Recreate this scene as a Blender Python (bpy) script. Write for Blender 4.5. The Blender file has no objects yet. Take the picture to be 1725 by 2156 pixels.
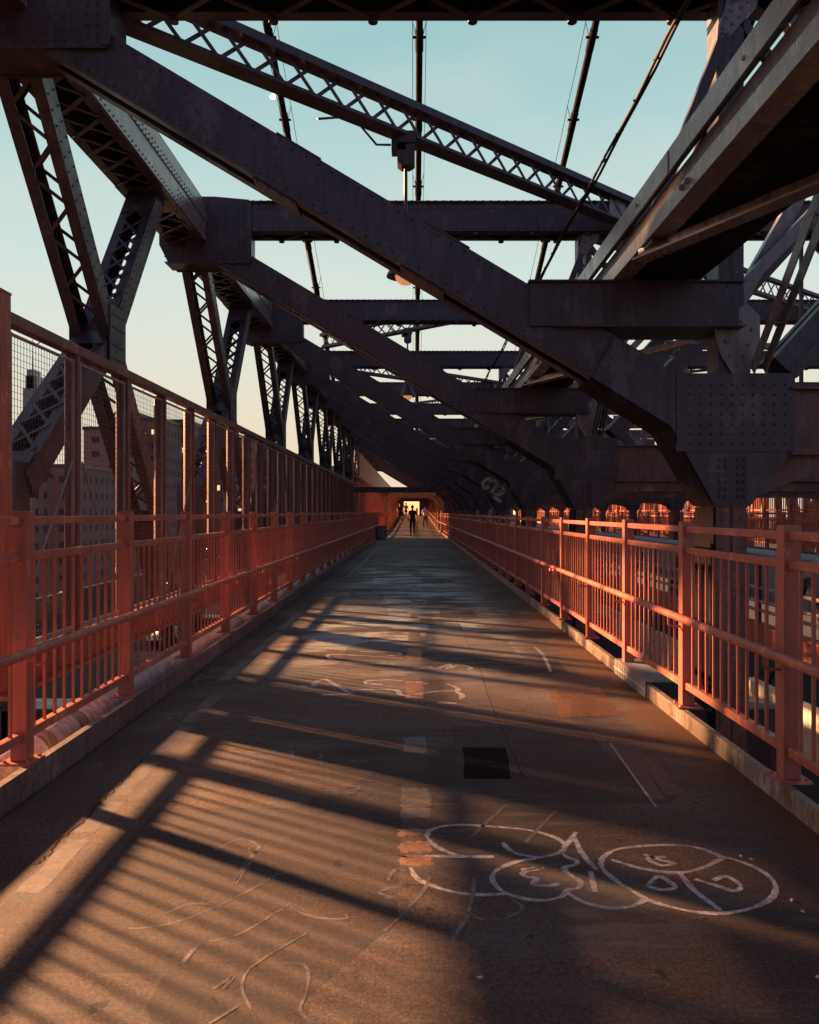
import bpy, bmesh, math, random
from mathutils import Vector, Matrix
random.seed(7)
PI = math.pi
COL = bpy.context.scene.collection
F = 1728.0          # focal length and vanishing point measured in the photograph (1725 x 2156 frame)
VX, VY, H = 872.0, 1078.0, 1.5
ORD = ['nearest', 'second', 'third', 'fourth', 'fifth', 'sixth', 'seventh', 'eighth', 'ninth', 'tenth',
       'eleventh', 'twelfth', 'thirteenth', 'fourteenth', 'fifteenth', 'sixteenth', 'seventeenth',
       'eighteenth', 'nineteenth', 'twentieth']

# ------------------------------------------------------------------ mesh builder
class MB:
    def __init__(s): s.v = []; s.f = []; s.sm = []
    def add(s, vs, fs, smooth=False):
        n = len(s.v); s.v += [tuple(p) for p in vs]
        for f in fs: s.f.append(tuple(i + n for i in f)); s.sm.append(smooth)
    def box(s, x0, x1, y0, y1, z0, z1):
        s.add([(x0,y0,z0),(x1,y0,z0),(x1,y1,z0),(x0,y1,z0),(x0,y0,z1),(x1,y0,z1),(x1,y1,z1),(x0,y1,z1)],
              [(0,3,2,1),(4,5,6,7),(0,1,5,4),(1,2,6,5),(2,3,7,6),(3,0,4,7)])
    def bar(s, p0, p1, w, h, side=None):
        """box from p0 to p1; w across 'side', h across the third axis"""
        p0 = Vector(p0); p1 = Vector(p1); a = (p1 - p0).normalized()
        if side is None:
            up = Vector((0,0,1)) if abs(a.z) < .95 else Vector((0,1,0))
            side = a.cross(up)
        side = Vector(side); side = (side - a * side.dot(a)).normalized(); n = a.cross(side).normalized()
        vs = []
        for p in (p0, p1):
            for i, j in ((-1,-1),(1,-1),(1,1),(-1,1)):
                vs.append(p + side * (i*w/2) + n * (j*h/2))
        s.add(vs, [(0,1,2,3),(7,6,5,4),(0,4,5,1),(1,5,6,2),(2,6,7,3),(3,7,4,0)])
    def prism(s, poly, y0, y1):
        """polygon of (x,z) extruded along y"""
        n = len(poly)
        ar = sum(poly[i][0]*poly[(i+1)%n][1]-poly[(i+1)%n][0]*poly[i][1] for i in range(n))
        if ar < 0: poly = poly[::-1]
        vs = [(x,y0,z) for x,z in poly] + [(x,y1,z) for x,z in poly]
        fs = [tuple(range(n)), tuple(range(2*n-1, n-1, -1))]
        fs += [(i, i+n, (i+1)%n+n, (i+1)%n) for i in range(n)]
        s.add(vs, fs)
    def tube(s, pts, r, n=10, cap=True):
        pts = [Vector(p) for p in pts]; vs = []; m = len(pts)
        for k, p in enumerate(pts):
            a = (pts[min(k+1,m-1)] - pts[max(k-1,0)]).normalized()
            up = Vector((0,0,1)) if abs(a.z) < .9 else Vector((0,1,0))
            u = a.cross(up).normalized(); w = a.cross(u)
            rr = r[k] if isinstance(r, (list, tuple)) else r
            for i in range(n):
                t = 2*PI*i/n; vs.append(p + u*math.cos(t)*rr + w*math.sin(t)*rr)
        fs = [(k*n+i, k*n+(i+1)%n, (k+1)*n+(i+1)%n, (k+1)*n+i) for k in range(m-1) for i in range(n)]
        s.add(vs, fs, True)
        if cap:
            s.add(vs[:n], [tuple(range(n-1,-1,-1))]); s.add(vs[-n:], [tuple(range(n))])
    def rivet(s, p, nrm, r=.018, h=.013):
        p = Vector(p); nrm = Vector(nrm).normalized()
        u = nrm.orthogonal().normalized(); w = nrm.cross(u); vs = []
        for k in range(6):
            t = PI*k/3; vs.append(p + (u*math.cos(t)+w*math.sin(t))*r)
        for k in range(6):
            t = PI*k/3; vs.append(p + (u*math.cos(t)+w*math.sin(t))*r*.6 + nrm*h)
        s.add(vs, [(k,(k+1)%6,6+(k+1)%6,6+k) for k in range(6)] + [tuple(range(6,12))])
    def rivline(s, a, b, n, nrm, r=.018):
        a = Vector(a); b = Vector(b)
        for k in range(n): s.rivet(a.lerp(b, (k+.5)/n), nrm, r)
    def ball(s, c, r, n=10, sc=(1,1,1)):
        c = Vector(c); vs = [c + Vector((0,0,r*sc[2]))]
        m = n//2
        for i in range(1, m):
            ph = PI*i/m
            for j in range(n):
                t = 2*PI*j/n
                vs.append(c + Vector((r*sc[0]*math.sin(ph)*math.cos(t), r*sc[1]*math.sin(ph)*math.sin(t), r*sc[2]*math.cos(ph))))
        vs.append(c - Vector((0,0,r*sc[2])))
        fs = [(0,1+j,1+(j+1)%n) for j in range(n)]
        for i in range(m-2):
            for j in range(n): fs.append((1+i*n+j, 1+(i+1)*n+j, 1+(i+1)*n+(j+1)%n, 1+i*n+(j+1)%n))
        last = len(vs)-1; b = 1+(m-2)*n
        fs += [(last, b+(j+1)%n, b+j) for j in range(n)]
        s.add(vs, fs, True)
    def lathe(s, c, prof, n=16):
        c = Vector(c); vs = []
        for r, z in prof:
            for j in range(n):
                t = 2*PI*j/n; vs.append(c + Vector((r*math.cos(t), r*math.sin(t), z)))
        s.add(vs, [(k*n+j, k*n+(j+1)%n, (k+1)*n+(j+1)%n, (k+1)*n+j) for k in range(len(prof)-1) for j in range(n)], True)
    def mesh(s, name, mat, bevel=0):
        me = bpy.data.meshes.new(name); me.from_pydata(s.v, [], s.f)
        me.polygons.foreach_set('use_smooth', s.sm)
        if bevel:
            bm = bmesh.new(); bm.from_mesh(me)
            es = [e for e in bm.edges if len(e.link_faces) == 2 and e.calc_face_angle(0) > .5]
            bmesh.ops.bevel(bm, geom=es, offset=bevel, segments=2, affect='EDGES', profile=.5)
            bm.to_mesh(me); bm.free()
        me.materials.append(mat); me.update()
        return me
    def build(s, name, mat, parent=None, bevel=0, loc=None):
        o = bpy.data.objects.new(name, s.mesh(name, mat, bevel)); COL.objects.link(o)
        if parent is not None: o.parent = parent
        if loc: o.location = loc
        return o

def tag(o, label, cat, group=None, kind=None):
    if label: o['label'] = label
    if cat: o['category'] = cat
    if group: o['group'] = group
    if kind: o['kind'] = kind
    return o
def struct(o): o['kind'] = 'structure'; return o
def thing(name, label, cat, loc=(0,0,0), group=None, rz=0):
    o = bpy.data.objects.new(name, None); COL.objects.link(o)
    o.location = loc; o.rotation_euler = (0,0,rz); o.empty_display_size = .3
    return tag(o, label, cat, group)
def dup(root, loc=None, label=None, rz=None):
    r = root.copy(); COL.objects.link(r)
    if loc is not None: r.location = loc
    if rz is not None: r.rotation_euler = (0,0,rz)
    if label: r['label'] = label
    for ch in list(root.children):
        c = ch.copy(); COL.objects.link(c); c.parent = r
        for g in list(ch.children):
            d = g.copy(); COL.objects.link(d); d.parent = c
    return r

# ------------------------------------------------------------------ materials
def newmat(name):
    m = bpy.data.materials.new(name); m.use_nodes = True
    nt = m.node_tree; b = nt.nodes['Principled BSDF']; return m, nt, b
def N(nt, t, **kw):
    n = nt.nodes.new(t)
    for k, v in kw.items(): setattr(n, k, v)
    return n
def noise(nt, scale, detail=6, rough=.6, coord='Object', vec_scale=None):
    tc = N(nt, 'ShaderNodeTexCoord'); out = tc.outputs[coord]
    if vec_scale:
        mp = N(nt, 'ShaderNodeMapping'); mp.inputs['Scale'].default_value = vec_scale
        nt.links.new(out, mp.inputs[0]); out = mp.outputs[0]
    n = N(nt, 'ShaderNodeTexNoise'); n.inputs['Scale'].default_value = scale
    n.inputs['Detail'].default_value = detail; n.inputs['Roughness'].default_value = rough
    nt.links.new(out, n.inputs['Vector']); return n.outputs['Fac']
def ramp(nt, fac, stops):
    r = N(nt, 'ShaderNodeValToRGB'); nt.links.new(fac, r.inputs[0])
    e = r.color_ramp.elements
    while len(e) < len(stops): e.new(.5)
    for k, (p, c) in enumerate(stops):
        e[k].position = p; e[k].color = (c[0], c[1], c[2], 1) if isinstance(c, (tuple, list)) else (c, c, c, 1)
    return r.outputs['Color']
def mix(nt, fac, a, b, mode='MIX'):
    m = N(nt, 'ShaderNodeMix', data_type='RGBA', blend_type=mode)
    for sock, v in ((m.inputs[0], fac), (m.inputs[6], a), (m.inputs[7], b)):
        if isinstance(v, (int, float)): sock.default_value = v
        elif isinstance(v, (tuple, list)): sock.default_value = (v[0], v[1], v[2], 1)
        else: nt.links.new(v, sock)
    return m.outputs[2]
def bump(nt, b, h, strength, dist=.01):
    n = N(nt, 'ShaderNodeBump'); n.inputs['Strength'].default_value = strength; n.inputs['Distance'].default_value = dist
    nt.links.new(h, n.inputs['Height']); nt.links.new(n.outputs[0], b.inputs['Normal'])
def painted(name, c, dark, rust=None, rough=(.3,.5), rustamt=.62, scale=1.2, spec=.5, grime=.5):
    m, nt, b = newmat(name)
    n1 = noise(nt, scale, 8, .65, 'Generated' if False else 'Object')
    base = mix(nt, ramp(nt, n1, [(.35, 0), (.65, 1)]), dark, c)
    if rust:
        n2 = noise(nt, scale*3.3, 10, .7)
        base = mix(nt, ramp(nt, n2, [(rustamt, 0), (rustamt+.06, 1)]), base, rust)
    st = noise(nt, 6, 4, .6, 'Object', (3, 3, .35))
    base = mix(nt, ramp(nt, st, [(.42, 0), (.64, min(1, grime+.3))]), base, tuple(v*.45 for v in c))
    if rust:
        ch = noise(nt, scale*22, 5, .75); base = mix(nt, ramp(nt, ch, [(.64, 0), (.68, .8)]), base, tuple(v*.5 for v in rust))
        ch2 = noise(nt, 3.1, 9, .8, 'Object', (1, 1, .6)); base = mix(nt, ramp(nt, ch2, [(.55, 0), (.60, .6)]), base, tuple(min(1, v*1.7+.012) for v in c))
    nt.links.new(base, b.inputs['Base Color'])
    nt.links.new(ramp(nt, noise(nt, scale*5, 6), [(.3, rough[0]), (.7, rough[1])]), b.inputs['Roughness'])
    b.inputs['Specular IOR Level'].default_value = spec
    bump(nt, b, noise(nt, 28, 6, .7), .35, .006)
    return m
M = {}
M['steel'] = painted('steel_paint', (.070,.052,.061), (.046,.033,.040), (.10,.048,.030), (.34,.5), .66)
M['steel_pale'] = painted('pale_steel_sheen', (.21,.19,.17), (.15,.13,.115), (.16,.07,.04), (.22,.36), .66, 1.2, .8)  # paler copy of steel; on chord and girder faces it holds sky sheen
M['brown_steel'] = painted('brown_steel_bounce', (.17,.095,.07), (.12,.065,.05), (.13,.05,.03), (.4,.6), .62)  # brown steel for floor beams; on columns the warm bounced light as colour
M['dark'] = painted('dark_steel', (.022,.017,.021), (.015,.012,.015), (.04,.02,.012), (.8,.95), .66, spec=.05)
M['fence'] = painted('fence_paint', (.21,.075,.05), (.14,.05,.036), (.09,.035,.022), (.38,.6), .62, 2)
M['orange'] = painted('orange_red_paint', (.52,.155,.085), (.40,.11,.065), (.13,.045,.028), (.38,.6), .67, 2)
M['rail'] = painted('faded_red_paint', (.54,.175,.105), (.38,.12,.08), (.20,.08,.05), (.35,.55), .67, 2.5, .5, .0)
M['wire'] = painted('wire_paint', (.16,.11,.09), (.10,.07,.06), None, (.4,.6))
M['galv'] = painted('galvanised_steel', (.34,.31,.28), (.24,.21,.19), (.16,.09,.05), (.35,.55), .68)
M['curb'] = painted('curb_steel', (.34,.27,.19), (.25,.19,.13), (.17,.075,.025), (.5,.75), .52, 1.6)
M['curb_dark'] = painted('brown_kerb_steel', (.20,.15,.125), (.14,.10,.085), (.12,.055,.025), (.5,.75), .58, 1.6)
M['pipe'] = painted('pipe_paint', (.74,.66,.57), (.60,.52,.44), (.2,.1,.06), (.5,.7), .68, .8)
M['tan'] = painted('tan_paint', (.50,.28,.13), (.40,.21,.10), (.14,.06,.03), (.4,.6), .66)
M['white'] = painted('white_paint', (.72,.66,.55), (.6,.53,.42), (.3,.18,.1), (.5,.7), .66)
M['cable'] = painted('cable_wrap', (.020,.015,.019), (.013,.010,.013), None, (.8,.95), spec=.1)
M['rubber'] = painted('black_rubber', (.02,.02,.022), (.015,.015,.016), None, (.6,.8))
M['blue'] = painted('blue_grey_metal', (.22,.27,.33), (.17,.2,.25), None, (.4,.6))
def emat(name, c, s):
    m, nt, b = newmat(name); b.inputs['Base Color'].default_value = (c[0], c[1], c[2], 1)
    b.inputs['Emission Color'].default_value = (c[0], c[1], c[2], 1); b.inputs['Emission Strength'].default_value = s; return m
M['lamp_glow'] = emat('warm_lamp_glow', (1,.62,.28), 14)
M['lamp_amber'] = emat('amber_lamp_glow', (1,.42,.18), .11)
M['flood'] = emat('flood_glow', (1,.9,.72), 4)
M['tail'] = emat('tail_light_glow', (1,.04,.02), 10)
M['window_lit'] = emat('lit_window_glow', (1,.62,.32), .4)
def plain(name, c, r=.6, metal=0):
    m, nt, b = newmat(name)
    col = mix(nt, ramp(nt, noise(nt, 9, 5), [(.3,0),(.7,1)]), tuple(v*.8 for v in c), c)
    nt.links.new(col, b.inputs['Base Color']); b.inputs['Roughness'].default_value = r; b.inputs['Metallic'].default_value = metal; return m
M['skin'] = plain('skin', (.42,.24,.17)); M['hair'] = plain('hair', (.02,.015,.012)); M['cloth_black'] = plain('black_cloth', (.012,.012,.015), .9)
M['cloth_white'] = plain('pale_cloth', (.55,.42,.33), .9); M['cloth_brown'] = plain('brown_cloth', (.09,.05,.04), .9)
M['glass'] = plain('dark_glass', (.02,.025,.03), .12); M['carwhite'] = plain('pale_car_paint', (.5,.46,.42), .3); M['cardark'] = plain('dark_car_paint', (.05,.05,.06), .3)
M['cardarkred'] = plain('dark_red_car_paint', (.12,.02,.02), .3)
M['dirt'] = plain('dark_ground', (.03,.026,.024), .95); M['leaf'] = plain('leaves', (.03,.035,.015), .8); M['bark'] = plain('bark', (.05,.035,.025), .9)

# asphalt of the path
def asphalt_nodes(nt):
    fine = noise(nt, 95, 5, .85); mid = noise(nt, 2.2, 9, .7)
    scuff = noise(nt, 1.5, 10, .75, 'Object', (.45, 1.8, 1)); big = noise(nt, .35, 4, .5)
    c = mix(nt, ramp(nt, mid, [(.3,0),(.7,1)]), (.048,.037,.036), (.118,.083,.064))
    c = mix(nt, ramp(nt, fine, [(.48,0),(.72,.9)]), c, (.36,.215,.125))
    grain = noise(nt, 46, 3, .9)
    c = mix(nt, ramp(nt, grain, [(.40,0),(.62,1)]), mix(nt, 1.0, c, (.66,.62,.62), 'MULTIPLY'), mix(nt, 1.0, c, (1.85,1.62,1.48), 'MULTIPLY'))
    c = mix(nt, ramp(nt, scuff, [(.48,0),(.70,.6)]), c, (.20,.215,.21))
    c = mix(nt, ramp(nt, big, [(.48,0),(.60,.7)]), c, (.040,.030,.030))
    pale = noise(nt, .8, 8, .72, 'Object', (.55, 1.1, 1)); streak = noise(nt, 5, 6, .7, 'Object', (.22, 2.2, 1))
    c = mix(nt, ramp(nt, pale, [(.52,0),(.66,.62)]), c, (.22,.235,.225))
    c = mix(nt, ramp(nt, streak, [(.55,0),(.72,.5)]), c, (.24,.23,.21))
    tcx = N(nt, 'ShaderNodeTexCoord'); sxx = N(nt, 'ShaderNodeSeparateXYZ'); nt.links.new(tcx.outputs['Object'], sxx.inputs[0])
    def band(out, a, b_):
        q = N(nt, 'ShaderNodeMapRange', interpolation_type='SMOOTHSTEP'); q.inputs[1].default_value = a; q.inputs[2].default_value = b_; nt.links.new(out, q.inputs[0]); return q.outputs[0]
    wear = noise(nt, 1.9, 6, .68, 'Object', (.4, 1.2, 1))
    kk = mix(nt, 1.0, band(sxx.outputs[1], 6, 10.5), ramp(nt, band(sxx.outputs[1], 18, 30), [(0,1),(1,0)]), 'MULTIPLY'); kk = mix(nt, 1.0, kk, band(sxx.outputs[0], -1.75, -.9), 'MULTIPLY'); kk = mix(nt, 1.0, kk, ramp(nt, band(sxx.outputs[0], .5, 1.6), [(0,1),(1,0)]), 'MULTIPLY')
    c = mix(nt, mix(nt, 1.0, kk, ramp(nt, wear, [(.46,0),(.54,.9)]), 'MULTIPLY'), c, (.52,.58,.55))
    spots = noise(nt, 7, 3, .5); c = mix(nt, ramp(nt, spots, [(.68,0),(.70,.8)]), c, (.018,.015,.016))
    return c, fine, scuff
m, nt, b = newmat('worn_asphalt'); M['asphalt'] = m
c, fine, scuff = asphalt_nodes(nt)
# scattered square patches and longer seams of the resurfaced deck
tc = N(nt, 'ShaderNodeTexCoord'); mp = N(nt, 'ShaderNodeMapping'); mp.inputs['Scale'].default_value = (1.1,.62,1); nt.links.new(tc.outputs['Object'], mp.inputs[0])
vo = N(nt, 'ShaderNodeTexVoronoi', distance='CHEBYCHEV'); vo.inputs['Scale'].default_value = 1.0; nt.links.new(mp.outputs[0], vo.inputs['Vector'])
sep = N(nt, 'ShaderNodeSeparateColor'); nt.links.new(vo.outputs['Color'], sep.inputs[0])
c = mix(nt, ramp(nt, sep.outputs[0], [(.60,0),(.61,.55)]), c, (.040,.033,.036))
c = mix(nt, ramp(nt, sep.outputs[1], [(.80,0),(.81,.4)]), c, (.17,.135,.115))
# rusty stain along the right kerb
sx = N(nt, 'ShaderNodeSeparateXYZ'); nt.links.new(tc.outputs['Object'], sx.inputs[0])
ad = N(nt, 'ShaderNodeMath', operation='MULTIPLY_ADD'); ad.inputs[1].default_value = .9; nt.links.new(noise(nt, 2.6, 8, .7), ad.inputs[0]); nt.links.new(sx.outputs[0], ad.inputs[2])
c = mix(nt, ramp(nt, N(nt,'ShaderNodeMath').outputs[0] if False else ad.outputs[0], [(0,0),(1,0)]), c, c)
mr = N(nt, 'ShaderNodeMapRange'); mr.inputs[1].default_value = 1.95; mr.inputs[2].default_value = 2.4; nt.links.new(ad.outputs[0], mr.inputs[0])
c = mix(nt, mr.outputs[0], c, (.17,.065,.02))
nt.links.new(c, b.inputs['Base Color'])
nt.links.new(ramp(nt, scuff, [(.35,.62),(.7,.8)]), b.inputs['Roughness'])
b.inputs['Specular IOR Level'].default_value = .3
hm = N(nt, 'ShaderNodeMath', operation='MULTIPLY_ADD'); hm.inputs[1].default_value = 1.2
nt.links.new(noise(nt, 40, 5, .9), hm.inputs[0]); nt.links.new(fine, hm.inputs[2])
bump(nt, b, hm.outputs[0], .9, .012)
def worn(name, col, lo, hi, scale=14, under=(.075,.062,.06)):
    m, nt, b = newmat(name); M[name] = m
    k0 = ramp(nt, noise(nt, scale, 10, .8), [(lo, 0), (hi, 1)]); k = mix(nt, 1.0, k0, ramp(nt, noise(nt, 2.3, 4, .6), [(.3, .45), (.6, 1)]), 'MULTIPLY')
    fine = noise(nt, 130, 4, .8)
    c = mix(nt, k, under, col); c = mix(nt, ramp(nt, fine, [(.45,0),(.8,.5)]), c, (.2,.16,.13))
    nt.links.new(c, b.inputs['Base Color']); b.inputs['Roughness'].default_value = .6; bump(nt, b, fine, .7, .006)
worn('chalk', (.85,.78,.72), .36, .60, 24, (.085,.067,.058))
worn('chalk_faint', (.36,.31,.27), .44, .68, 14, (.085,.067,.058))
worn('lane_paint', (.24,.19,.15), .38, .62, 9)
worn('brick_paint', (.60,.26,.07), .42, .56, 16, (.16,.11,.09))
worn('rust_plate', (.34,.135,.035), .38, .60, 16, (.10,.05,.03))
worn('dark_plate', (.010,.009,.011), .2, .5, 9, (.014,.012,.014))
worn('red_plate', (.12,.055,.04), .38, .6, 13, (.055,.036,.032))
worn('road', (.05,.042,.038), .3, .7, 3, (.035,.03,.03)); M['road'].node_tree.nodes['Principled BSDF'].inputs['Specular IOR Level'].default_value = .08; M['road'].node_tree.nodes['Principled BSDF'].inputs['Roughness'].default_value = .95
worn('graffiti_cream', (.55,.42,.28), .25, .5, 22, (.10,.06,.04))
m, nt, b = newmat('crack'); b.inputs['Base Color'].default_value = (.010,.008,.009,1); b.inputs['Roughness'].default_value = .95; b.inputs['Specular IOR Level'].default_value = .1; M['crack'] = m

# ------------------------------------------------------------------ path
def pz(y): return .02*max(0, y-62)
def G(px, py, lift=.004):          # a mark of the photograph on the path's surface
    y = F*H/(py-VY); return Vector(((px-VX)*y/F, y, lift))
mb = MB(); ys = [-4 + k*2 for k in range(34)] + [70,80,90,100,110,120,130]
XL, XR = -2.01, 1.88
for a, b_ in zip(ys[:-1], ys[1:]):
    mb.add([(XL,a,pz(a)),(XR,a,pz(a)),(XR,b_,pz(b_)),(XL,b_,pz(b_))], [(0,1,2,3)])
    mb.add([(XL,a,pz(a)-.16),(XR,a,pz(a)-.16),(XR,b_,pz(b_)-.16),(XL,b_,pz(b_)-.16)], [(3,2,1,0)])
struct(mb.build('path', M['asphalt']))

def kerb(xa, xb, h, label):
    mb = MB()
    for a, b_ in zip(ys[:-1], ys[1:]):
        x0, x1 = min(xa, xb), max(xa, xb)
        mb.add([(x0,a,pz(a)-.2),(x1,a,pz(a)-.2),(x1,b_,pz(b_)-.2),(x0,b_,pz(b_)-.2),
                (x0,a,pz(a)+h),(x1,a,pz(a)+h),(x1,b_,pz(b_)+h),(x0,b_,pz(b_)+h)],
               [(4,5,6,7),(1,2,6,5),(3,0,4,7),(0,3,2,1)])
    mb.add([(x0,-4,-.2),(x1,-4,-.2),(x1,-4,h),(x0,-4,h)], [(0,1,2,3)])
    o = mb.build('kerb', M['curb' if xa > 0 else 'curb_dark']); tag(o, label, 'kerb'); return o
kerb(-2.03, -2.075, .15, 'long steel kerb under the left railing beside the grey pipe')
kerb(1.88, 1.92, .11, 'long rust stained steel kerb under the right railing')

# marks on the path
def ribbon(mb, pts, w, z):
    pts = [Vector((p[0], p[1], z)) for p in pts]
    fine = []
    n = len(pts)
    for i in range(n-1):                       # Catmull-Rom
        p0 = pts[max(i-1,0)]; p1 = pts[i]; p2 = pts[i+1]; p3 = pts[min(i+2,n-1)]
        for k in range(6):
            t = k/6
            fine.append(.5*((2*p1)+(p2-p0)*t+(2*p0-5*p1+4*p2-p3)*t*t+(3*p1-p0-3*p2+p3)*t**3))
    fine.append(pts[-1]); m = len(fine); vs = []
    for k, p in enumerate(fine):
        a = fine[min(k+1,m-1)] - fine[max(k-1,0)]
        if a.length < 1e-6: a = Vector((1,0,0))
        a.normalize(); s = Vector((-a.y, a.x, 0))
        ww = w*(.6+.55*abs(math.sin(k*.21+m))+.35*random.random())/2
        vs += [p+s*ww, p-s*ww]
    mb.add(vs, [(2*k+1, 2*k+3, 2*k+2, 2*k) for k in range(m-1)])
Z6 = lambda x, y: (776.3+x*.5501, 1595.7+y*.5501)
Z5 = lambda x, y: (x*.5, 1552.5+y*.5)
Z3 = lambda x, y: (517.5+x*.4, 1078.2+y*.4)
Z1 = lambda x, y: (x*.35, 1035+y*.35)
def graffiti(label, strokes, conv, w, mat, z=.0007):
    t = thing('graffiti_drawing', label, 'graffiti')
    for k, s in enumerate(strokes):
        mb = MB(); ribbon(mb, [G(*conv(x, y)) for x, y in s], w, z+.0001*(k % 5)); mb.build('stroke', M[mat], t)
    return t
graffiti('large pale spray painted bubble letter tag with drips on the asphalt at lower right', [
 [(480,378),(400,380),(330,370),(260,340),(225,305),(230,285),(270,265),(350,257),(450,262),(600,275),(700,300),(745,325),(750,350),(710,370),(640,385),(560,400),(500,425),(475,450),(480,480),(520,515),(600,540),(680,545),(740,530),(765,505),(800,500),(815,480),(790,460),(760,440),(750,420),(790,410),(798,395),(760,380),(740,360)],
 [(215,376),(350,379),(480,378)], [(515,325),(530,345),(570,368),(650,382)], [(795,285),(765,325),(745,345)], [(785,300),(820,370),(875,430)],
 [(585,430),(670,420),(595,438),(600,455),(645,462),(630,485),(690,490),(735,480)], [(160,420),(180,455),(230,485),(330,515),(430,525),(530,520)],
 [(765,520),(830,555),(920,575),(1000,570),(1050,550),(1060,535)],
 [(1070,545),(1150,570),(1260,592),(1370,595),(1470,575),(1540,540),(1558,500),(1540,460),(1480,420),(1400,390),(1350,380)],
 [(1350,380),(1280,350),(1180,335),(1050,338),(950,352),(900,380),(890,410),(910,440),(960,480),(1010,510),(1060,540)],
 [(930,390),(1050,425),(1190,440),(1280,420),(1355,385)], [(1190,440),(1250,510),(1350,585)],
 [(1055,370),(1110,390),(1170,405),(1120,412),(1070,385),(1140,380)], [(1068,490),(1110,455),(1165,485),(1170,500),(1110,505),(1068,490)],
 [(1250,465),(1330,490),(1400,510),(1425,490),(1370,455),(1320,470)], [(850,435),(868,515)]], Z6, .020, 'chalk')
graffiti('straight pale spray strokes crossing the large bubble letter tag', [
 [(525,180),(455,245),(390,305)], [(720,200),(600,325)], [(235,455),(210,510),(140,590),(60,665)], [(405,460),(400,520),(385,590)], [(385,600),(320,700)], [(550,545),(590,570),(560,600),(470,622),(400,608)],
 [(60,500),(180,480),(40,515),(150,545),(60,535)], [(75,470),(100,430),(140,432)]], Z6, .014, 'chalk_faint')
graffiti('faint curved chalk strokes on sunlit asphalt at lower left of the path', [
 [(1320,575),(1180,575),(1100,620),(960,690),(800,760),(640,800),(540,805)], [(1225,700),(1080,790),(980,840),(880,860)], [(1230,725),(1330,760),(1455,765),(1455,745)],
 [(1295,825),(1180,890),(1100,940),(1040,990),(1020,1060),(1060,1150)], [(1000,1135),(880,1208)], [(1200,950),(1280,960),(1300,1010),(1290,1080),(1265,1150),(1320,1208)], [(1080,455),(1050,470),(1060,520),(990,620)]], Z5, .009, 'chalk_faint')
graffiti('thin chalk scribbles across the middle of the path beside the centre line', [
 [(835,772),(600,755),(450,750),(435,765),(480,785),(600,795),(740,795)], [(600,735),(780,738),(810,750),(750,757)], [(890,830),(960,815),(1000,825),(1080,800),(1060,825),(1120,805),(1190,820),(1170,828)],
 [(290,915),(360,918),(360,900),(400,885),(430,885),(550,955),(560,960),(400,962)], [(555,938),(780,936),(830,965),(1000,945),(1110,940),(1110,925),(1060,905)], [(830,890),(740,883),(640,890),(640,905),(720,908)], [(960,905),(900,893)], [(1110,945),(1140,965),(1130,985)],
 [(240,790),(390,785),(380,800)], [(1010,1003),(1110,1007)]], Z3, .035, 'chalk')
graffiti('short curved chalk stroke near the rusty plate on the right', [[(1520,710),(1560,745),(1590,800),(1605,840)]], Z3, .03, 'chalk')
graffiti('small looped chalk tags beside the left edge line', [
 [(1180,1130),(1220,1100),(1310,1075),(1370,1075),(1330,1100),(1200,1130),(1170,1150),(1230,1160),(1320,1140),(1340,1110)],
 [(880,1365),(940,1355),(1000,1360),(1030,1370),(980,1385),(900,1385),(880,1365)], [(935,1345),(1000,1335),(1040,1340),(1000,1350),(935,1345)], [(1040,1315),(1130,1310)], [(1055,1350),(1060,1338),(1085,1338),(1080,1350)],
 [(1130,1372),(1220,1370),(1300,1365),(1260,1355)], [(510,1660),(560,1640),(600,1640),(560,1660),(520,1680),(560,1690)], [(820,1425),(850,1440),(890,1430)], [(905,1415),(930,1420)]], Z1, .02, 'chalk_faint')

graffiti('faint scratchy chalk scribbles in the sunlit lower left corner', [
 [(900,480),(1010,430),(1090,460),(1040,520),(985,620),(1030,560),(1080,480)], [(700,740),(820,700),(950,720),(880,690)], [(940,1060),(980,1010),(900,1060)], [(770,950),(830,880),(860,870)],
 [(1340,215),(1510,210),(1400,245)], [(1555,265),(1605,240),(1580,270)], [(180,60),(0,75)]], Z5, .012, 'chalk_faint')
graffiti('row of small pale dashes and loops on the upper sunlit asphalt', [
 [(0,1262),(60,1275),(130,1270)], [(210,1260),(245,1262),(245,1290),(215,1290)], [(370,1272),(400,1276),(390,1296)], [(180,1358),(250,1362),(300,1372),(200,1368)], [(540,1312),(570,1308),(590,1318)], [(600,1312),(625,1308),(645,1318)],
 [(380,1450),(590,1448),(540,1480),(420,1466)]], Z3, .016, 'chalk_faint')
def patchmesh(mb, pts, z, jit=.0):
    vs = []
    n = len(pts)
    for i in range(n):
        a, b_ = pts[i], pts[(i+1) % n]
        for k in range(8):
            p = a.lerp(b_, k/8); vs.append((p.x+random.uniform(-jit,jit), p.y+random.uniform(-jit,jit), z))
    c = sum((Vector(v) for v in vs), Vector())/len(vs); n = len(vs); vs.append(tuple(c))
    ar = sum(vs[i][0]*vs[(i+1)%n][1]-vs[(i+1)%n][0]*vs[i][1] for i in range(n))
    mb.add(vs, [((i, (i+1)%n, n) if ar > 0 else ((i+1)%n, i, n)) for i in range(n)])
def rect(x0, x1, y0, y1): return [Vector((x0,y0,0)), Vector((x1,y0,0)), Vector((x1,y1,0)), Vector((x0,y1,0))]
mb = MB(); patchmesh(mb, [G(975,1573), G(1066,1575), G(1077,1640), G(977,1640)], .0005, .005)
tag(mb.build('access_cover', M['crack']), 'square black cover plate in the middle of the path', 'cover')
mb = MB(); patchmesh(mb, [G(1155,1452), G(1262,1448), G(1308,1506), G(1180,1510)], .0005, .016)
tag(mb.build('rusty_plate', M['rust_plate']), 'rust orange rectangular plate set in the path near the right kerb', 'plate')
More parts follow.
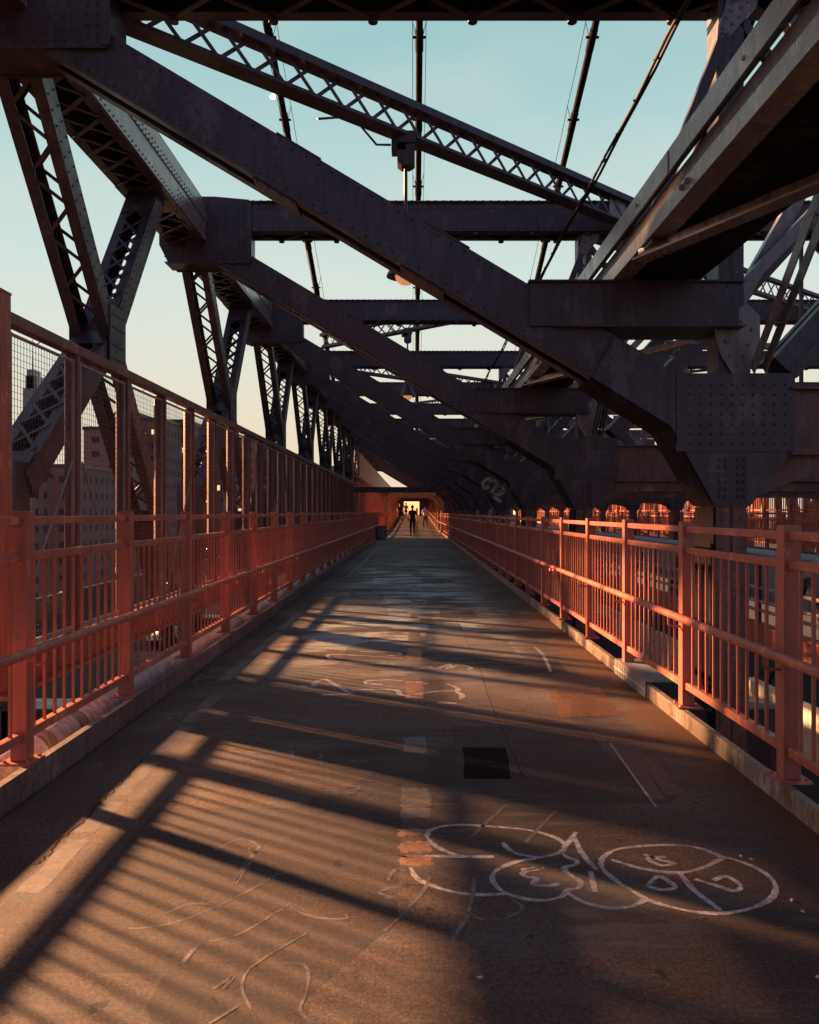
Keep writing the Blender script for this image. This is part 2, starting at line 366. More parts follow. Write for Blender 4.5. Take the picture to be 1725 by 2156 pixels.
mb = MB(); patchmesh(mb, [G(1288,1562), G(1350,1572), G(1440,1668), G(1372,1688)], .0005, .018)
tag(mb.build('repair_patch', M['red_plate']), 'dull red repair patch in the shade near the right kerb', 'repair patch')
mb = MB(); ribbon(mb, [G(1285,1565), G(1330,1628), G(1382,1700)], .011, .0011)
tag(mb.build('joint_strip', M['chalk']), 'thin pale metal strip along the dull red repair patch', 'strip')
# centre line dashes, worn and partly orange
ln = thing('centre_line', 'worn broken centre line along the path', 'lane marking')
for (y0, y1, o) in [(1328,1348,0),(1365,1388,1),(1418,1432,0),(1434,1470,1),(1552,1585,0),(1660,1700,0),(1700,1722,0),(1745,1760,1),(1772,1795,1),(1800,1822,1)]:
    a, b_ = F*H/(y1-VY), F*H/(y0-VY)
    q = MB(); patchmesh(q, rect(-.065+random.uniform(-.01,.01), .065+random.uniform(-.01,.02), a, b_), .0004, .012); q.build('orange_dash' if o else 'dash', M['brick_paint' if o else 'lane_paint'], ln)
for yy, ln_ in [(11.6,.5),(13.1,.9),(16.4,.4),(19,1.1),(24.5,.8)]:
    q = MB(); patchmesh(q, rect(-.05,.05,yy,yy+ln_), .0004, .012); q.build('dash', M['lane_paint'], ln)
ln = thing('edge_line', 'worn pale edge line along the left side of the path', 'lane marking')
for (x0,y0,x1,y1) in [(632,1290,592,1325),(585,1332,535,1380),(525,1388,470,1432),(452,1465,398,1520),(392,1528,330,1590),(318,1605,250,1675),(240,1690,180,1752),(165,1768,60,1880)]:
    a = G(x0,y0); b_ = G(x1,y1); q = MB(); patchmesh(q, rect((a.x+b_.x)/2-.05, (a.x+b_.x)/2+.05, b_.y, a.y), .0004, .01); q.build('dash', M['lane_paint'], ln)
mbw = MB()
for k in range(16):
    yy = 22+k*1.75; xx = random.uniform(-1.6,-.5)
    ribbon(mbw, [(xx, yy), (xx+random.uniform(1,2.6), yy+random.uniform(-.15,.15))], random.uniform(.06,.25), .0014)
ribbon(mbw, [(-1.55,19),(-1.5,24),(-1.52,30),(-1.45,38)], .06, .0012)
tag(mbw.build('scuff_mark', M['chalk_faint']), 'pale cross streaks scuffed over the far shaded stretch of path', 'scuff marks')
mb = MB()
cr = [(520,1535),(480,1570),(440,1608),(400,1640),(370,1668),(330,1700)]
pts = []
for (x, y) in [(602,80),(560,130),(510,190),(470,240),(400,300),(350,350),(300,400),(262,430),(215,480),(180,520),(130,545)]:
    pts.append(G(*Z5(x+random.uniform(-5,5), y+random.uniform(-5,5))))
fine_ = []
for a_, b_ in zip(pts[:-1], pts[1:]):
    for k in range(5): q = a_.lerp(b_, k/5); fine_.append(Vector((q.x+random.uniform(-.012,.012), q.y+random.uniform(-.012,.012), 0)))
ribbon(mb, fine_, .006, .0009)
tag(mb.build('asphalt_crack', M['crack']), 'jagged crack in sunlit asphalt along the left edge line', 'crack')
for lab, pl in (('long thin seam along the path right of the centre line', [(.62,4.6),(.60,6.2),(.63,8.4),(.60,11),(.62,14)]), ('thin seam across the path just beyond the black cover', [(-1.9,5.35),(-.6,5.33),(.5,5.36),(1.8,5.34)]), ('thin seam across the path before the lit patches', [(-1.9,8.02),(-.6,8.0),(.5,8.03),(1.8,8.0)])):
    mb = MB(); fine_ = []
    for a_, b_ in zip(pl[:-1], pl[1:]):
        for k in range(9): fine_.append(Vector((a_[0]+(b_[0]-a_[0])*k/9+random.uniform(-.008,.008), a_[1]+(b_[1]-a_[1])*k/9+random.uniform(-.008,.008), 0)))
    ribbon(mb, fine_, .0035, .0003); tag(mb.build('asphalt_crack', M['crack']), lab, 'crack')
# litter flecks near the right kerb
for k, (x, y) in enumerate([(1010,2062),(1668,1898),(1690,1922),(1725,2060),(1560,1805),(1583,1812)]):
    mb = MB(); p = G(x, y); 
    mb.ball((0,0,.004), .009, 7, (1.1+.3*(k%2),.7,.45)); mb.v = [(v_[0]+random.uniform(-.004,.004), v_[1]+random.uniform(-.003,.003), v_[2]) for v_ in mb.v]; mb.sm = [False]*len(mb.sm)
    o = mb.build('paper_scrap', M['white']); o.location = (p.x, p.y, .002); o.rotation_euler = (0,0,k*1.1)
    tag(o, ['tiny white scrap alone on the bottom centre asphalt','white paper scrap right of the big tag','small white scrap just below the scrap right of the big tag','white scrap at the right frame edge','tiny white fleck above the big tag near the kerb','tiny white fleck beside another above the big tag'][k], 'litter', 'paper scraps on the path')

# ------------------------------------------------------------------ railings
SP = 1.6
def railing(side):
    s = side                                   # -1 left, 1 right; geometry is local: y 0..SP, x=0 at the post line
    top, mid, bot, hand = (1.475, 1.28, .29, .77) if s < 0 else (1.40, 1.25, .265, .775)
    base = .15 if s < 0 else .11
    t = thing('railing_section', 'x', 'railing')
    mb = MB(); mb.box(-.045,.045,-.045,.045,base+.012,top+.03); mb.build('post', M['rail'], t, .004)
    mb = MB(); mb.box(-.085,.085,-.09,.09,base,base+.012)
    for i in (-1,1):
        for j in (-1,1): mb.rivet((i*.062,j*.066,base+.012),(0,0,1),.012,.014)
    mb.build('base_plate', M['rail'], t)
    mb = MB(); mb.box(-.022,.022,.045,SP-.045,top-.045,top); mb.build('top_rail', M['rail'], t, .005)
    mb = MB(); mb.box(-.022,.022,.045,SP-.045,mid-.045,mid); mb.build('middle_rail', M['rail'], t, .005)
    mb = MB(); mb.box(-.025,.025,.045,SP-.045,bot-.025,bot+.025); mb.build('bottom_rail', M['rail'], t, .005)
    mbB = MB(); mbB.box(-.008,.008,-.008,.008,bot+.025,mid-.045); me = mbB.mesh('baluster', M['rail'])
    for k in range(11):
        o = bpy.data.objects.new('baluster', me); COL.objects.link(o); o.parent = t; o.location = (0,(k+1)*SP/12,0)
    mb = MB(); x = -s*.13
    mb.tube([(x,0,hand),(x,SP,hand)], .027, 14); h = mb.build('handrail', M['rail'], t)
    mb = MB(); mb.tube([(x,.0,hand-.02),(x,0,hand-.075),(x*.75,0,hand-.095),(0,0,hand-.09)], .009, 8); mb.build('bracket', M['rail'], h)
    return t
def railing_far(side):
    s = side; top, mid, bot, hand = (1.475, 1.28, .29, .77) if s < 0 else (1.40, 1.25, .265, .775)
    mb = MB(); mb.box(-.045,.045,-.045,.045,.1,top+.03); mb.box(-.022,.022,.045,SP-.045,top-.045,top)
    mb.box(-.022,.022,.045,SP-.045,mid-.045,mid); mb.box(-.025,.025,.045,SP-.045,bot-.025,bot+.025)
    for k in range(11): mb.box(-.008,.008,(k+1)*SP/12-.008,(k+1)*SP/12+.008,bot,mid-.045)
    mb.tube([(-s*.13,0,hand),(-s*.13,SP,hand)], .027, 8)
    return mb.mesh('railing_section', M['rail'])
for side, x, y0, sn in ((-1,-2.12,4.44,'left'), (1,1.95,4.27,'right')):
    proto = railing(side); farm = railing_far(side); k0 = -4
    for k in range(k0, 70):
        y = y0+SP*k
        if k < 16:
            o = proto if k == k0 else dup(proto)
            o.location = (x, y, 0)
            if k < -2: lab = f'faded red {sn} railing section behind the viewpoint'
            elif k == -2: lab = f'faded red {sn} railing section beside the viewpoint, just outside the frame'
            elif k == -1: lab = f'faded red {sn} railing section cut off by the {sn} edge of the photo'
            else: lab = f'faded red {sn} railing section with balusters, {ORD[k]} whole one from the viewer'
        else:
            o = bpy.data.objects.new('railing_section', farm); COL.objects.link(o); o.location = (x, y, pz(y))
            lab = f'one of the tiny distant {sn} railing sections leading to the tunnel'
        tag(o, lab, 'railing', f'{sn} railing sections along the path')

# drain box on the right kerb
t = thing('drain_inlet', 'pale metal drain box with comb grille set in the right kerb', 'drain', (1.88,0,0))
mb = MB(); mb.box(-.012,.30,6.62,7.62,.125,.14); mb.build('cover', M['galv'], t)
mb = MB()
for k in range(17): mb.box(-.014,-.004,6.64+k*.06,6.665+k*.06,.0,.125)
mb.box(-.016,-.004,6.62,7.66,.055,.068)
mb.build('grille', M['white'], t)
mb = MB(); mb.box(-.003,.0,6.63,7.61,.005,.12); mb.build('slot_back', M['crack'], t)

# ------------------------------------------------------------------ left side: pipes, edge beam, tall mesh fence
t = thing('pipe', 'thick pale pipe with couplings along the left kerb behind the railing', 'pipe', (-2.365,0,.005))
mb = MB(); mb.tube([(0,-3,0),(0,30,0),(0,60,0)], .122, 20); mb.build('barrel', M['pipe'], t)
for k, y in enumerate([5.05, 5.55, 7.1, 10.8, 14.6, 18.5, 22.4, 26.5, 31]):
    mb = MB(); mb.tube([(0,y,0),(0,y+.12,0)], .134, 20); mb.box(-.03,.03,y+.02,y+.1,.12,.15); mb.build('coupling', M['pipe' if k > 1 else 'curb'], t)
for k, (x, z, r, lab) in enumerate([(-2.82,-.32,.075,'dark lower pipe under the thick pale pipe'), (-2.66,-.55,.06,'lowest dark pipe in the gap left of the path')]):
    mb = MB(); mb.tube([(x,-3,z),(x,60,z)], r, 12); tag(mb.build('pipe', M['galv' if k == 0 else 'cable']), lab, 'pipe')
XF = -3.02; FS = 1.27; FY0 = 6.02
mb = MB(); mb.box(XF-.12,XF+.10,5.9,120,.14,.17); mb.box(XF-.02,XF+.0,5.9,120,.17,.39); mb.box(XF-.12,XF+.10,5.9,120,.39,.42)
tag(mb.build('edge_beam', M['orange']), 'long orange edge beam under the tall mesh fence', 'beam')
def fence(far=False):
    top = 2.98
    parts = {}
    p = MB(); p.box(-.015,.045,-.03,.03,.42,top-.06)
    r = MB(); r.box(-.05,.05,0,FS,top-.09,top)
    g_ = MB(); g_.bar((-.07,.035,.42),(-.07,.035,top-.09),.15,.012,(.66,-.75,0))
    w = MB()
    if not far:
        n = 23
        for k in range(n): 
            y = .09+(FS-.18)*k/(n-1); w.box(.02-.0016,.02+.0016,y-.0016,y+.0016,.5,top-.17)
        nz = 46
        for k in range(nz):
            z = .5+(top-.67)*k/(nz-1); w.box(.0232-.0014,.0232+.0014,.09,FS-.09,z-.0014,z+.0014)
    else:
        for k in range(14): y = .09+(FS-.18)*k/13; w.box(.018,.021,y-.0016,y+.0016,.5,top-.17)
        for k in range(28): z = .5+(top-.67)*k/27; w.box(.0232,.025,.09,FS-.09,z-.0014,z+.0014)
    fr = MB(); fr.box(.010,.030,.065,.085,.46,top-.14); fr.box(.010,.030,FS-.085,FS-.065,.46,top-.14); p.tube([(-.05,.0,.42),(-.05,.0,top-.09)], .036, 12)
    fr.tube([(.02,.09,top-.155),(.02,FS-.09,top-.155)], .014, 8); fr.box(.005,.035,.09,FS-.09,.46,.5)
    hk = MB()
    for y in (FS*.4,): hk.tube([(.02,y,top-.15),(.045,y+.01,top-.12),(.02,y+.02,top-.09)], .008, 6)
    return p, r, w, fr, hk, g_
t = thing('mesh_fence_section', 'x', 'fence', group='tall mesh fence sections on the left')
p, r, w, fr, hk, g_ = fence()
g_.build('angle_flange', M['orange'], t)
p.build('post', M['fence'], t, .004); r.build('top_rail', M['fence'], t, .006); w.build('wire_mesh', M['wire'], t); f_ = fr.build('panel_frame', M['galv'], t); hk.build('hook', M['rubber'], f_)
mb = MB(); mb.bar((.03,.1,.55),(.03,FS-.1,1.95),.012,.012); 
brace_me = mb.mesh('diagonal_wire', M['galv'])
def dup0(r):
    o = r.copy(); COL.objects.link(o)
    for ch in list(r.children):
        if ch.name.startswith('diagonal'): continue
        c = ch.copy(); COL.objects.link(c); c.parent = o
        for g in list(ch.children):
            d = g.copy(); COL.objects.link(d); d.parent = c
    return o
p, r, w, fr, hk, g_ = fence(True); allm = MB()
for q in (p, r, w, fr, g_): allm.add(q.v, q.f)
farm = allm.mesh('mesh_fence_section', M['fence'])
for k in range(0, 28):
    y = FY0+FS*k
    if k < 13:
        o = t if k == 0 else dup0(t)
        if k in (0,1,3,6):
            b_ = bpy.data.objects.new('diagonal_wire', brace_me); COL.objects.link(b_); b_.parent = o
            if k in (1,): b_.scale = (1,-1,1); b_.location = (0,FS,0)
        lab = 'tall orange framed mesh fence section outside the left edge of the photo' if k < 0 else f'tall mesh fence section on the left with orange post, {ORD[k]} from the viewer'
    else:
        o = bpy.data.objects.new('mesh_fence_section', farm); COL.objects.link(o)
        lab = 'one of the thin distant mesh fence sections running to the tunnel'
    o.location = (XF, y, 0); tag(o, lab, 'fence', 'tall mesh fence sections on the left')
mb = MB(); mb.box(-.085,.055,-.08,.08,.42,3.09); mb.box(-.09,.06,-.085,.085,3.09,3.11)
o = mb.build('corner_post', M['orange'], None, .006); o.location = (XF, FY0-.06, 0)
tag(o, 'thick orange post standing at the left edge of the photo', 'post')

# ------------------------------------------------------------------ steelwork helpers
def laced(root, p0, p1, u, W, D, fl=.12, pitch=.42, bw=.045, mat='steel', style='Z', rivets=True, endplate=.5):
    """two channels W apart along u, D deep, laced on both open faces"""
    p0 = Vector(p0); p1 = Vector(p1); a = (p1-p0).normalized(); u = Vector(u); u = (u-a*u.dot(a)).normalized(); n = a.cross(u).normalized()
    L = (p1-p0).length
    for s in (-1, 1):
        mb = MB(); c = u*(s*W/2)
        mb.bar(p0+c, p1+c, .018, D, u)
        for j in (-1, 1):
            cc = u*(s*(W/2-fl/2-.009)) + n*(j*(D/2-.009)); mb.bar(p0+cc, p1+cc, fl, .016, u)
            if rivets: mb.rivline(p0+u*(s*(W/2+.009))+n*(j*(D/2-.05)), p1+u*(s*(W/2+.009))+n*(j*(D/2-.05)), int(L/.14), u*s, .012)
        mb.build('channel', M[mat], root)
    mb = MB(); cnt = max(2, int(L/pitch)); hw = W/2-fl*.55
    for j in (-1, 1):
        off = n*(j*(D/2+.004))
        for k in range(cnt):
            q0 = p0+a*(L*k/cnt); q1 = p0+a*(L*(k+1)/cnt); sg = 1 if k % 2 else -1
            mb.bar(q0+u*hw*sg+off, q1-u*hw*sg+off, bw, .01, u)
            if style == 'X': mb.bar(q0-u*hw*sg+off*1.02, q1+u*hw*sg+off*1.02, bw, .01, u)
        if endplate:
            for (q, d) in ((p0, 1), (p1, -1)):
                mb.bar(q+n*(j*(D/2+.012)), q+a*(d*endplate)+n*(j*(D/2+.012)), W*.97, .012, u)
    mb.build('lacing', M[mat], root)

# ------------------------------------------------------------------ portal frames across the bridge
L = 6.1; Y0 = 7.28; HT = .22
def mir(x): return 12.8 - x
ft = thing('portal_frame', 'x', 'steel frame', (0,0,0), 'steel portal frames across the bridge')
# cross beam
mb = MB(); xa, xb = -2.64, 16.4
for s in (-1, 1):
    mb.box(xa, xb, s*HT-.01, s*HT+.01, 6.0, 6.45)
    mb.box(xa, xb, min(s*HT, s*(HT+.0))-.018, s*HT+.018, 6.0, 6.1); mb.box(xa, xb, s*HT-.018, s*HT+.018, 6.36, 6.45)
    mb.box(xa, xb, s*(HT-.07)-.06, s*(HT-.07)+.06, 5.99, 6.0)
mb.box(xa, xb, -HT-.07, HT+.07, 6.45, 6.47)
mb.rivline((xa,-HT-.04,6.47),(xb,-HT-.04,6.47), 150, (0,0,1), .03)
for z in (6.04, 6.41): mb.rivline((xa,-HT-.018,z),(5,-HT-.018,z), 70, (0,-1,0), .015)
cb = mb.build('cross_beam', M['steel'], ft)
mb = MB(); n = 42
for k in range(n):
    x0 = xa+(xb-xa)*k/n; x1 = xa+(xb-xa)*(k+1)/n; s = 1 if k % 2 else -1
    mb.bar((x0,s*(HT-.04),5.982),(x1,-s*(HT-.04),5.982), .055, .012, (0,0,1) if False else None)
    mb.tube([(x1,-s*(HT-.03),5.955),(x1,-s*(HT-.03),5.985)], .045, 8)
mb.build('lacing', M['steel'], cb)
# left gusset box
GZ = [(-4.08,6.55),(-4.08,5.78),(-3.93,5.48),(-2.64,5.48),(-2.64,6.50),(-3.2,6.55)]
mb = MB(); mb.prism(GZ, -HT-.03, -HT+.0); mb.prism(GZ, HT, HT+.03); mb.box(-4.0,-2.66,-HT,HT,5.50,5.52); mb.box(-2.66,-2.64,-HT,HT,5.5,6.47); mb.box(-4.0,-3.97,-HT,HT,5.6,6.5)
mb.box(-2.69,-2.60,-HT-.045,-HT-.03,5.5,6.46)
for x in (-2.72,-2.8,-3.9,-3.98): mb.rivline((x,-HT-.03,5.55),(x,-HT-.03,6.4), 10, (0,-1,0))
for z in (5.54,5.62): mb.rivline((-3.85,-HT-.03,z),(-2.85,-HT-.03,z), 11, (0,-1,0))
mb.build('gusset_plate', M['steel'], ft)
# long diagonal brace: two channels facing each other
def brace(root, A, B, w, mat='steel', name='diagonal_brace', hy=HT-.02, rv=True):
    A = Vector((A[0],0,A[1])); B = Vector((B[0],0,B[1])); a = (B-A).normalized(); nn = Vector((-a.z,0,a.x)); mb = MB(); Ln = (B-A).length
    if nn.z < 0: nn = -nn
    for s in (-1, 1):
        c = Vector((0,s*hy,0)); mb.bar(A+c, B+c, .02, w, (0,1,0))
        for j in (-1, 1):
            cc = Vector((0,s*(hy-.055),0))+nn*(j*(w/2-.009)); mb.bar(A+cc, B+cc, .12, .018, (0,1,0))
        cc = Vector((0,s*(hy+.014),0))-nn*(w/2-.045); mb.bar(A+cc, B+cc, .012, .09, (0,1,0))
        if rv:
            mb.rivline(A+Vector((0,s*(hy+.02),0))-nn*(w/2-.045), B+Vector((0,s*(hy+.02),0))-nn*(w/2-.045), int(Ln/.13), (0,s,0), .014)
            mb.rivline(A+Vector((0,s*(hy+.01),0))+nn*(w/2-.04), B+Vector((0,s*(hy+.01),0))+nn*(w/2-.04), int(Ln/.13), (0,s,0), .014)
    o = mb.build(name, M[mat], root)
    for f in (.42,.66):                # tie plates under and over the brace
        for j in (-1, 1):
            mb = MB(); q = A.lerp(B, f)+nn*(j*(w/2+.006)); mb.bar(q-a*.22, q+a*.22, 2*hy-.06 if j < 0 else 2*hy+.04, .014, (0,1,0))
            for k in range(4): mb.rivet(q+a*(k*.12-.18)+Vector((0,-hy+.06,0))+nn*j*.007, nn*j, .016)
            mb.build('tie_plate', M[mat], o)
    return o
bs = Vector((.858,-.513))
brace(ft, (-3.35, 1.5+4.317), (2.0, 1.5+1.118), .41)
# right gusset and column
RG = [(1.72,3.0),(2.24,2.69),(3.24,2.69),(3.24,2.01),(2.88,1.55),(2.57,1.55),(2.2,2.22),(1.52,2.64)]
def col_gusset(root, m):
    q = [(mir(x), z) if m else (x, z) for x, z in RG]
    mb = MB(); mb.prism(q, -HT-.03, HT+.03)
    X = (lambda x: mir(x)) if m else (lambda x: x)
    if not m:
        f = -HT-.03
        for z in [2.05+.085*k for k in range(8)]:
            mb.rivline((2.35,f,z),(3.2,f,z), 9, (0,-1,0), .017)
        for x in (2.62,2.67,2.78,2.83): mb.rivline((x,f,1.6),(x,f,1.98), 6, (0,-1,0), .02)
        mb.box(1.9+.35,3.26,f-.012,f,2.02,2.68)
        for z in [2.08+.085*k for k in range(7)]: mb.rivline((2.32,f-.012,z),(3.22,f-.012,z), 10, (0,-1,0), .014)
    g = mb.build('gusset_plate', M['steel'], root, 0)
    x0, x1 = sorted((X(2.59), X(2.86)))
    mb = MB(); mb.box(x0, x1, -HT, HT-.05, -4.6, 1.55)
    xm = (x0+x1)/2
    for xx in (x0+.002, xm+.006): mb.box(xx, xx+(x1-x0)/2-.01, -HT-.016, -HT, -4.6, 1.56)
    for xx in (x0+.05, x1-.05): mb.rivline((xx,-HT-.016,-1.5),(xx,-HT-.016,1.5), 24, (0,-1,0), .014)
    mb.build('column', M['brown_steel'], root)
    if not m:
        mb = MB(); mb.box(x0-.016, x0-.002, -HT-.01, HT+.02, -4.6, 1.545); mb.prism([(2.57-.02,1.56),(2.57,1.56),(2.2,2.235),(1.52,2.655),(1.50,2.63),(2.18,2.21)], -HT-.04, HT+.04); mb.build('side_shade_plate', M['dark'], root)  # added dark plates paint shade on the column's and knee's left faces
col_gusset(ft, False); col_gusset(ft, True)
# strut carrying the overhead girder
mb = MB(); mb.box(1.0,2.79,-HT-.02,HT+.02,3.1,3.47); mb.box(.98,2.83,-HT-.06,HT+.06,3.47,3.485); mb.box(1.2,2.83,-HT-.06,HT+.06,3.085,3.1)
mb.rivline((1.05,-HT-.02,3.43),(2.75,-HT-.02,3.43), 16, (0,-1,0), .013); mb.build('strut', M['steel'], ft)
mb = MB(); mb.box(2.65,2.73,-.14,.14,2.69,6.0); mb.box(2.775,2.87,-.14,.14,2.69,6.0)
for k in range(10): mb.box(2.72,2.78,-.13,-.12,2.9+k*.32,2.94+k*.32)
mb.build('post', M['steel'], ft)
mb = MB(); mb.prism([(2.58,3.2),(2.66,2.86),(2.76,2.70),(2.9,2.70),(3.0,3.0),(3.0,3.2),(2.9,3.3),(2.7,3.25)], -.17, -.15)
for x, z in [(2.68,3.1),(2.70,2.98),(2.74,2.86),(2.80,2.78),(2.86,2.85),(2.90,2.95),(2.93,3.08),(2.84,3.15),(2.76,3.15)]: mb.rivet((x,-.17,z),(0,-1,0),.02)
mb.build('post_gusset', M['steel_pale'], ft)
mb = MB(); mb.prism([(2.72,6.0),(3.0,6.0),(2.97,5.88),(2.82,5.72),(2.70,5.57),(2.63,5.60),(2.64,5.72),(2.70,5.88)], -.16, -.14)
for x, z in [(2.9,5.93),(2.84,5.88),(2.76,5.93),(2.75,5.85),(2.82,5.80),(2.71,5.79),(2.76,5.74),(2.68,5.70),(2.72,5.66),(2.67,5.62)]: mb.rivet((x,-.16,z),(0,-1,0),.02)
mb.build('hanger_gusset', M['steel_pale'], ft)
mb = MB(); mb.bar((2.70,-.12,5.65),(2.02,-.12,3.92),.10,.09); mb.bar((2.80,-.10,5.85),(3.35,-.10,5.15),.08,.08); mb.build('hanger', M['steel'], ft)
brace(ft, (3.22,2.75), (6.2,6.0), .26, name='side_brace', hy=.16, rv=False)
mb = MB(); mb.bar((2.82,0,3.4),(5.2,.0,5.9),.12,.10); mb.bar((2.9,.12,3.35),(4.4,.12,6.0),.10,.12); mb.build('bracing_bar', M['steel_pale'], ft)
brace(ft, (mir(3.22),2.75), (mir(6.2),6.0), .22, name='side_brace', hy=.14, rv=False)
mb = MB()
for (a_, b_) in (((3.3,5.9),(5.0,2.7)), ((mir(3.3),5.9),(mir(5.0),2.7)), ((5.0,2.7),(6.4,4.3)), ((7.8,2.7),(6.4,4.3)), ((4.4,4.2),(8.4,4.2))):
    for s_ in (-.06,.06): mb.bar((a_[0],s_,a_[1]),(b_[0],s_,b_[1]),.012,.09,(0,1,0))
for x_ in (5.0,6.4,7.8): mb.box(x_-.2,x_+.2,-.075,-.067,(2.6 if x_ != 6.4 else 4.05),(2.95 if x_ != 6.4 else 4.5))
mb.build('sway_bracing', M['steel_pale'], ft)
# low beam between the column rows
mb = MB(); mb.box(3.22,9.58,-HT,-HT+.02,2.02,2.55); mb.box(3.22,9.58,-HT-.08,HT,1.99,2.02); mb.box(3.22,9.58,-HT-.08,HT,2.55,2.57)
mb.prism([(2.9,1.99),(9.9,1.99),(9.9,1.62),(9.5,1.78),(9.2,1.83),(3.6,1.83),(3.3,1.78),(2.9,1.60)], -HT+.03, -HT+.06)
for z in (2.08,2.28,2.5): mb.rivline((3.4,-HT,z),(9.5,-HT,z), 30, (0,-1,0), .016)
mb.build('floor_beam', M['brown_steel'], ft)
brace(ft, (mir(-3.35), 5.817), (mir(2.0), 2.618), .41, rv=False)
# low support beam under the path
mb = MB(); mb.box(-3.6,3.2,-.12,.12,-.75,-.22); mb.box(-3.6,3.2,-.2,.2,-.22,-.2); mb.build('path_support', M['steel'], ft)
NF = 13
frames = []
for i in range(NF):
    o = ft if i == 0 else dup(ft)
    o.location = (0, Y0+L*i, 0); frames.append(o)
    nm = ORD[i]
    o['label'] = f'dark riveted steel portal frame with long diagonal brace, {nm} from the viewer'
# the pale graffiti on one gusset
yy = Y0+L*3-HT-.046
mb = MB()
def wall_stroke(pts, w=.09):
    for a, b_ in zip(pts[:-1], pts[1:]): mb.bar((a[0],yy,a[1]),(b_[0],yy,b_[1]), .004, w, (0,1,0))
sc = lambda x, y: ((((1000+x/3.45)/1.1594)-VX)*yy/F, H+(VY-(700+y/3.45)/1.1594)*yy/F)
for st in ([(690,1610),(645,1625),(615,1650),(622,1690),(650,1700),(665,1675)], [(665,1640),(700,1625),(740,1655),(720,1690),(690,1735)],
           [(735,1700),(775,1690),(800,1725),(770,1745),(700,1755)], [(700,1760),(745,1790),(770,1815)], [(765,1690),(745,1720)]):
    wall_stroke([sc(*p) for p in st], .10)
tag(mb.build('graffiti_letters', M['graffiti_cream']), 'cream graffiti letters C 1 2 on the dark column gusset', 'graffiti')

# ------------------------------------------------------------------ left truss
for i in range(-1, NF-1):
    y0 = Y0+L*i; lab = ('behind the viewpoint' if i < 0 else f'{ORD[i]} bay from the viewer')
    t = thing('top_chord', f'box steel top chord of the left truss with laced underside, {lab}', 'steel chord', (0,y0,0), 'left truss top chords')
    mb = MB(); ya, yb = HT+.03, L-HT-.03; xi, xo = -3.33, -3.95
    mb.box(xi-.018,xi,ya,yb,5.82,6.43); mb.box(xi-.0,xi+.014,ya,yb,6.15,6.26); mb.box(xi,xi+.014,ya,yb,5.82,5.92)
    for z in (6.17,6.235,5.87): mb.rivline((xi+.014,ya,z),(xi+.014,yb,z), 46, (1,0,0), .014)
    if i < 3:
        for z in (5.98,6.05): mb.rivline((xi,yb-1.6,z),(xi,yb,z), 13, (1,0,0), .015)
    mb.build('inner_web', M['steel_pale'], t)
    mb = MB(); mb.box(xo,xo+.018,ya,yb,5.82,6.43); mb.box(xo,xi,ya,yb,6.43,6.45); mb.box(xo,xo+.13,ya,yb,5.805,5.82); mb.box(xi-.13,xi,ya,yb,5.805,5.82)
    mb.box(xo,xi,ya,ya+.5,5.792,5.805); mb.box(xo,xi,3.55,4.5,5.792,5.805)
    mb.build('outer_web', M['steel'], t)
    mb = MB(); n = 12
    for k in range(n):
        a_ = ya+(yb-ya)*k/n; b_ = ya+(yb-ya)*(k+1)/n
        mb.bar((xo+.07,a_,5.798),(xi-.07,b_,5.798),.05,.01,(1,0,0)); mb.bar((xi-.07,a_,5.786),(xo+.07,b_,5.786),.05,.01,(1,0,0))
    mb.build('lacing', M['steel'], t)
for i in range(0, 10):
    y0 = Y0+L*i; lab = ('beside the viewpoint' if i < 0 else f'{ORD[i]} bay of the left truss')
    t = thing('lattice_strut', f'laced steel strut sloping down away from the viewer, {lab}', 'truss strut', (-3.65,y0,0), 'left truss struts')
    laced(t, (0,.15,5.85), (0,4.1,1.2), (1,0,0), .42, .25, .10, .30, .035, 'steel', 'Z', i < 2, .3)
    laced(t, (0,4.1,1.2), (0,6.1,-1.2), (1,0,0), .42, .25, .10, .30, .035, 'steel', 'Z', False, .3)
    t = thing('lattice_strut', f'laced steel strut rising away from the viewer, {lab}', 'truss strut', (-3.65,y0,0), 'left truss struts')
    laced(t, (0,3.95,5.82), (0,2.15,3.45), (1,0,0), .39, .27, .09, .36, .035, 'steel', 'X', i < 2, .6)
    laced(t, (0,2.15,3.45), (0,.1,1.75), (1,0,0), .39, .27, .09, .36, .035, 'steel', 'X', False, .3)
    mb = MB(); mb.bar((0,.0,-1),(0,0,1.95),.36,.24,(1,0,0)); mb.build('foot_post', M['steel'], t)
    t = thing('panel_gusset', f'steel joint plates where two struts cross, {lab}', 'joint plate', (-3.65,y0,0), 'left truss joint plates')
    for s in (-1, 1):
        mb = MB(); mb.bar((s*.225,2.2,3.15),(s*.225,2.2,3.85),.014,.5,(1,0,0))
        if i < 3:
            for z in (3.25,3.4,3.6,3.75): mb.rivline((s*.232,2.0,z),(s*.232,2.4,z),4,(s,0,0),.014)
        mb.build('plate', M['steel'], t)
mb = MB(); mb.box(-3.85,-3.45,-3,75,-1.3,-.9); tag(mb.build('bottom_chord', M['steel']), 'long bottom chord below the left truss struts', 'steel chord')

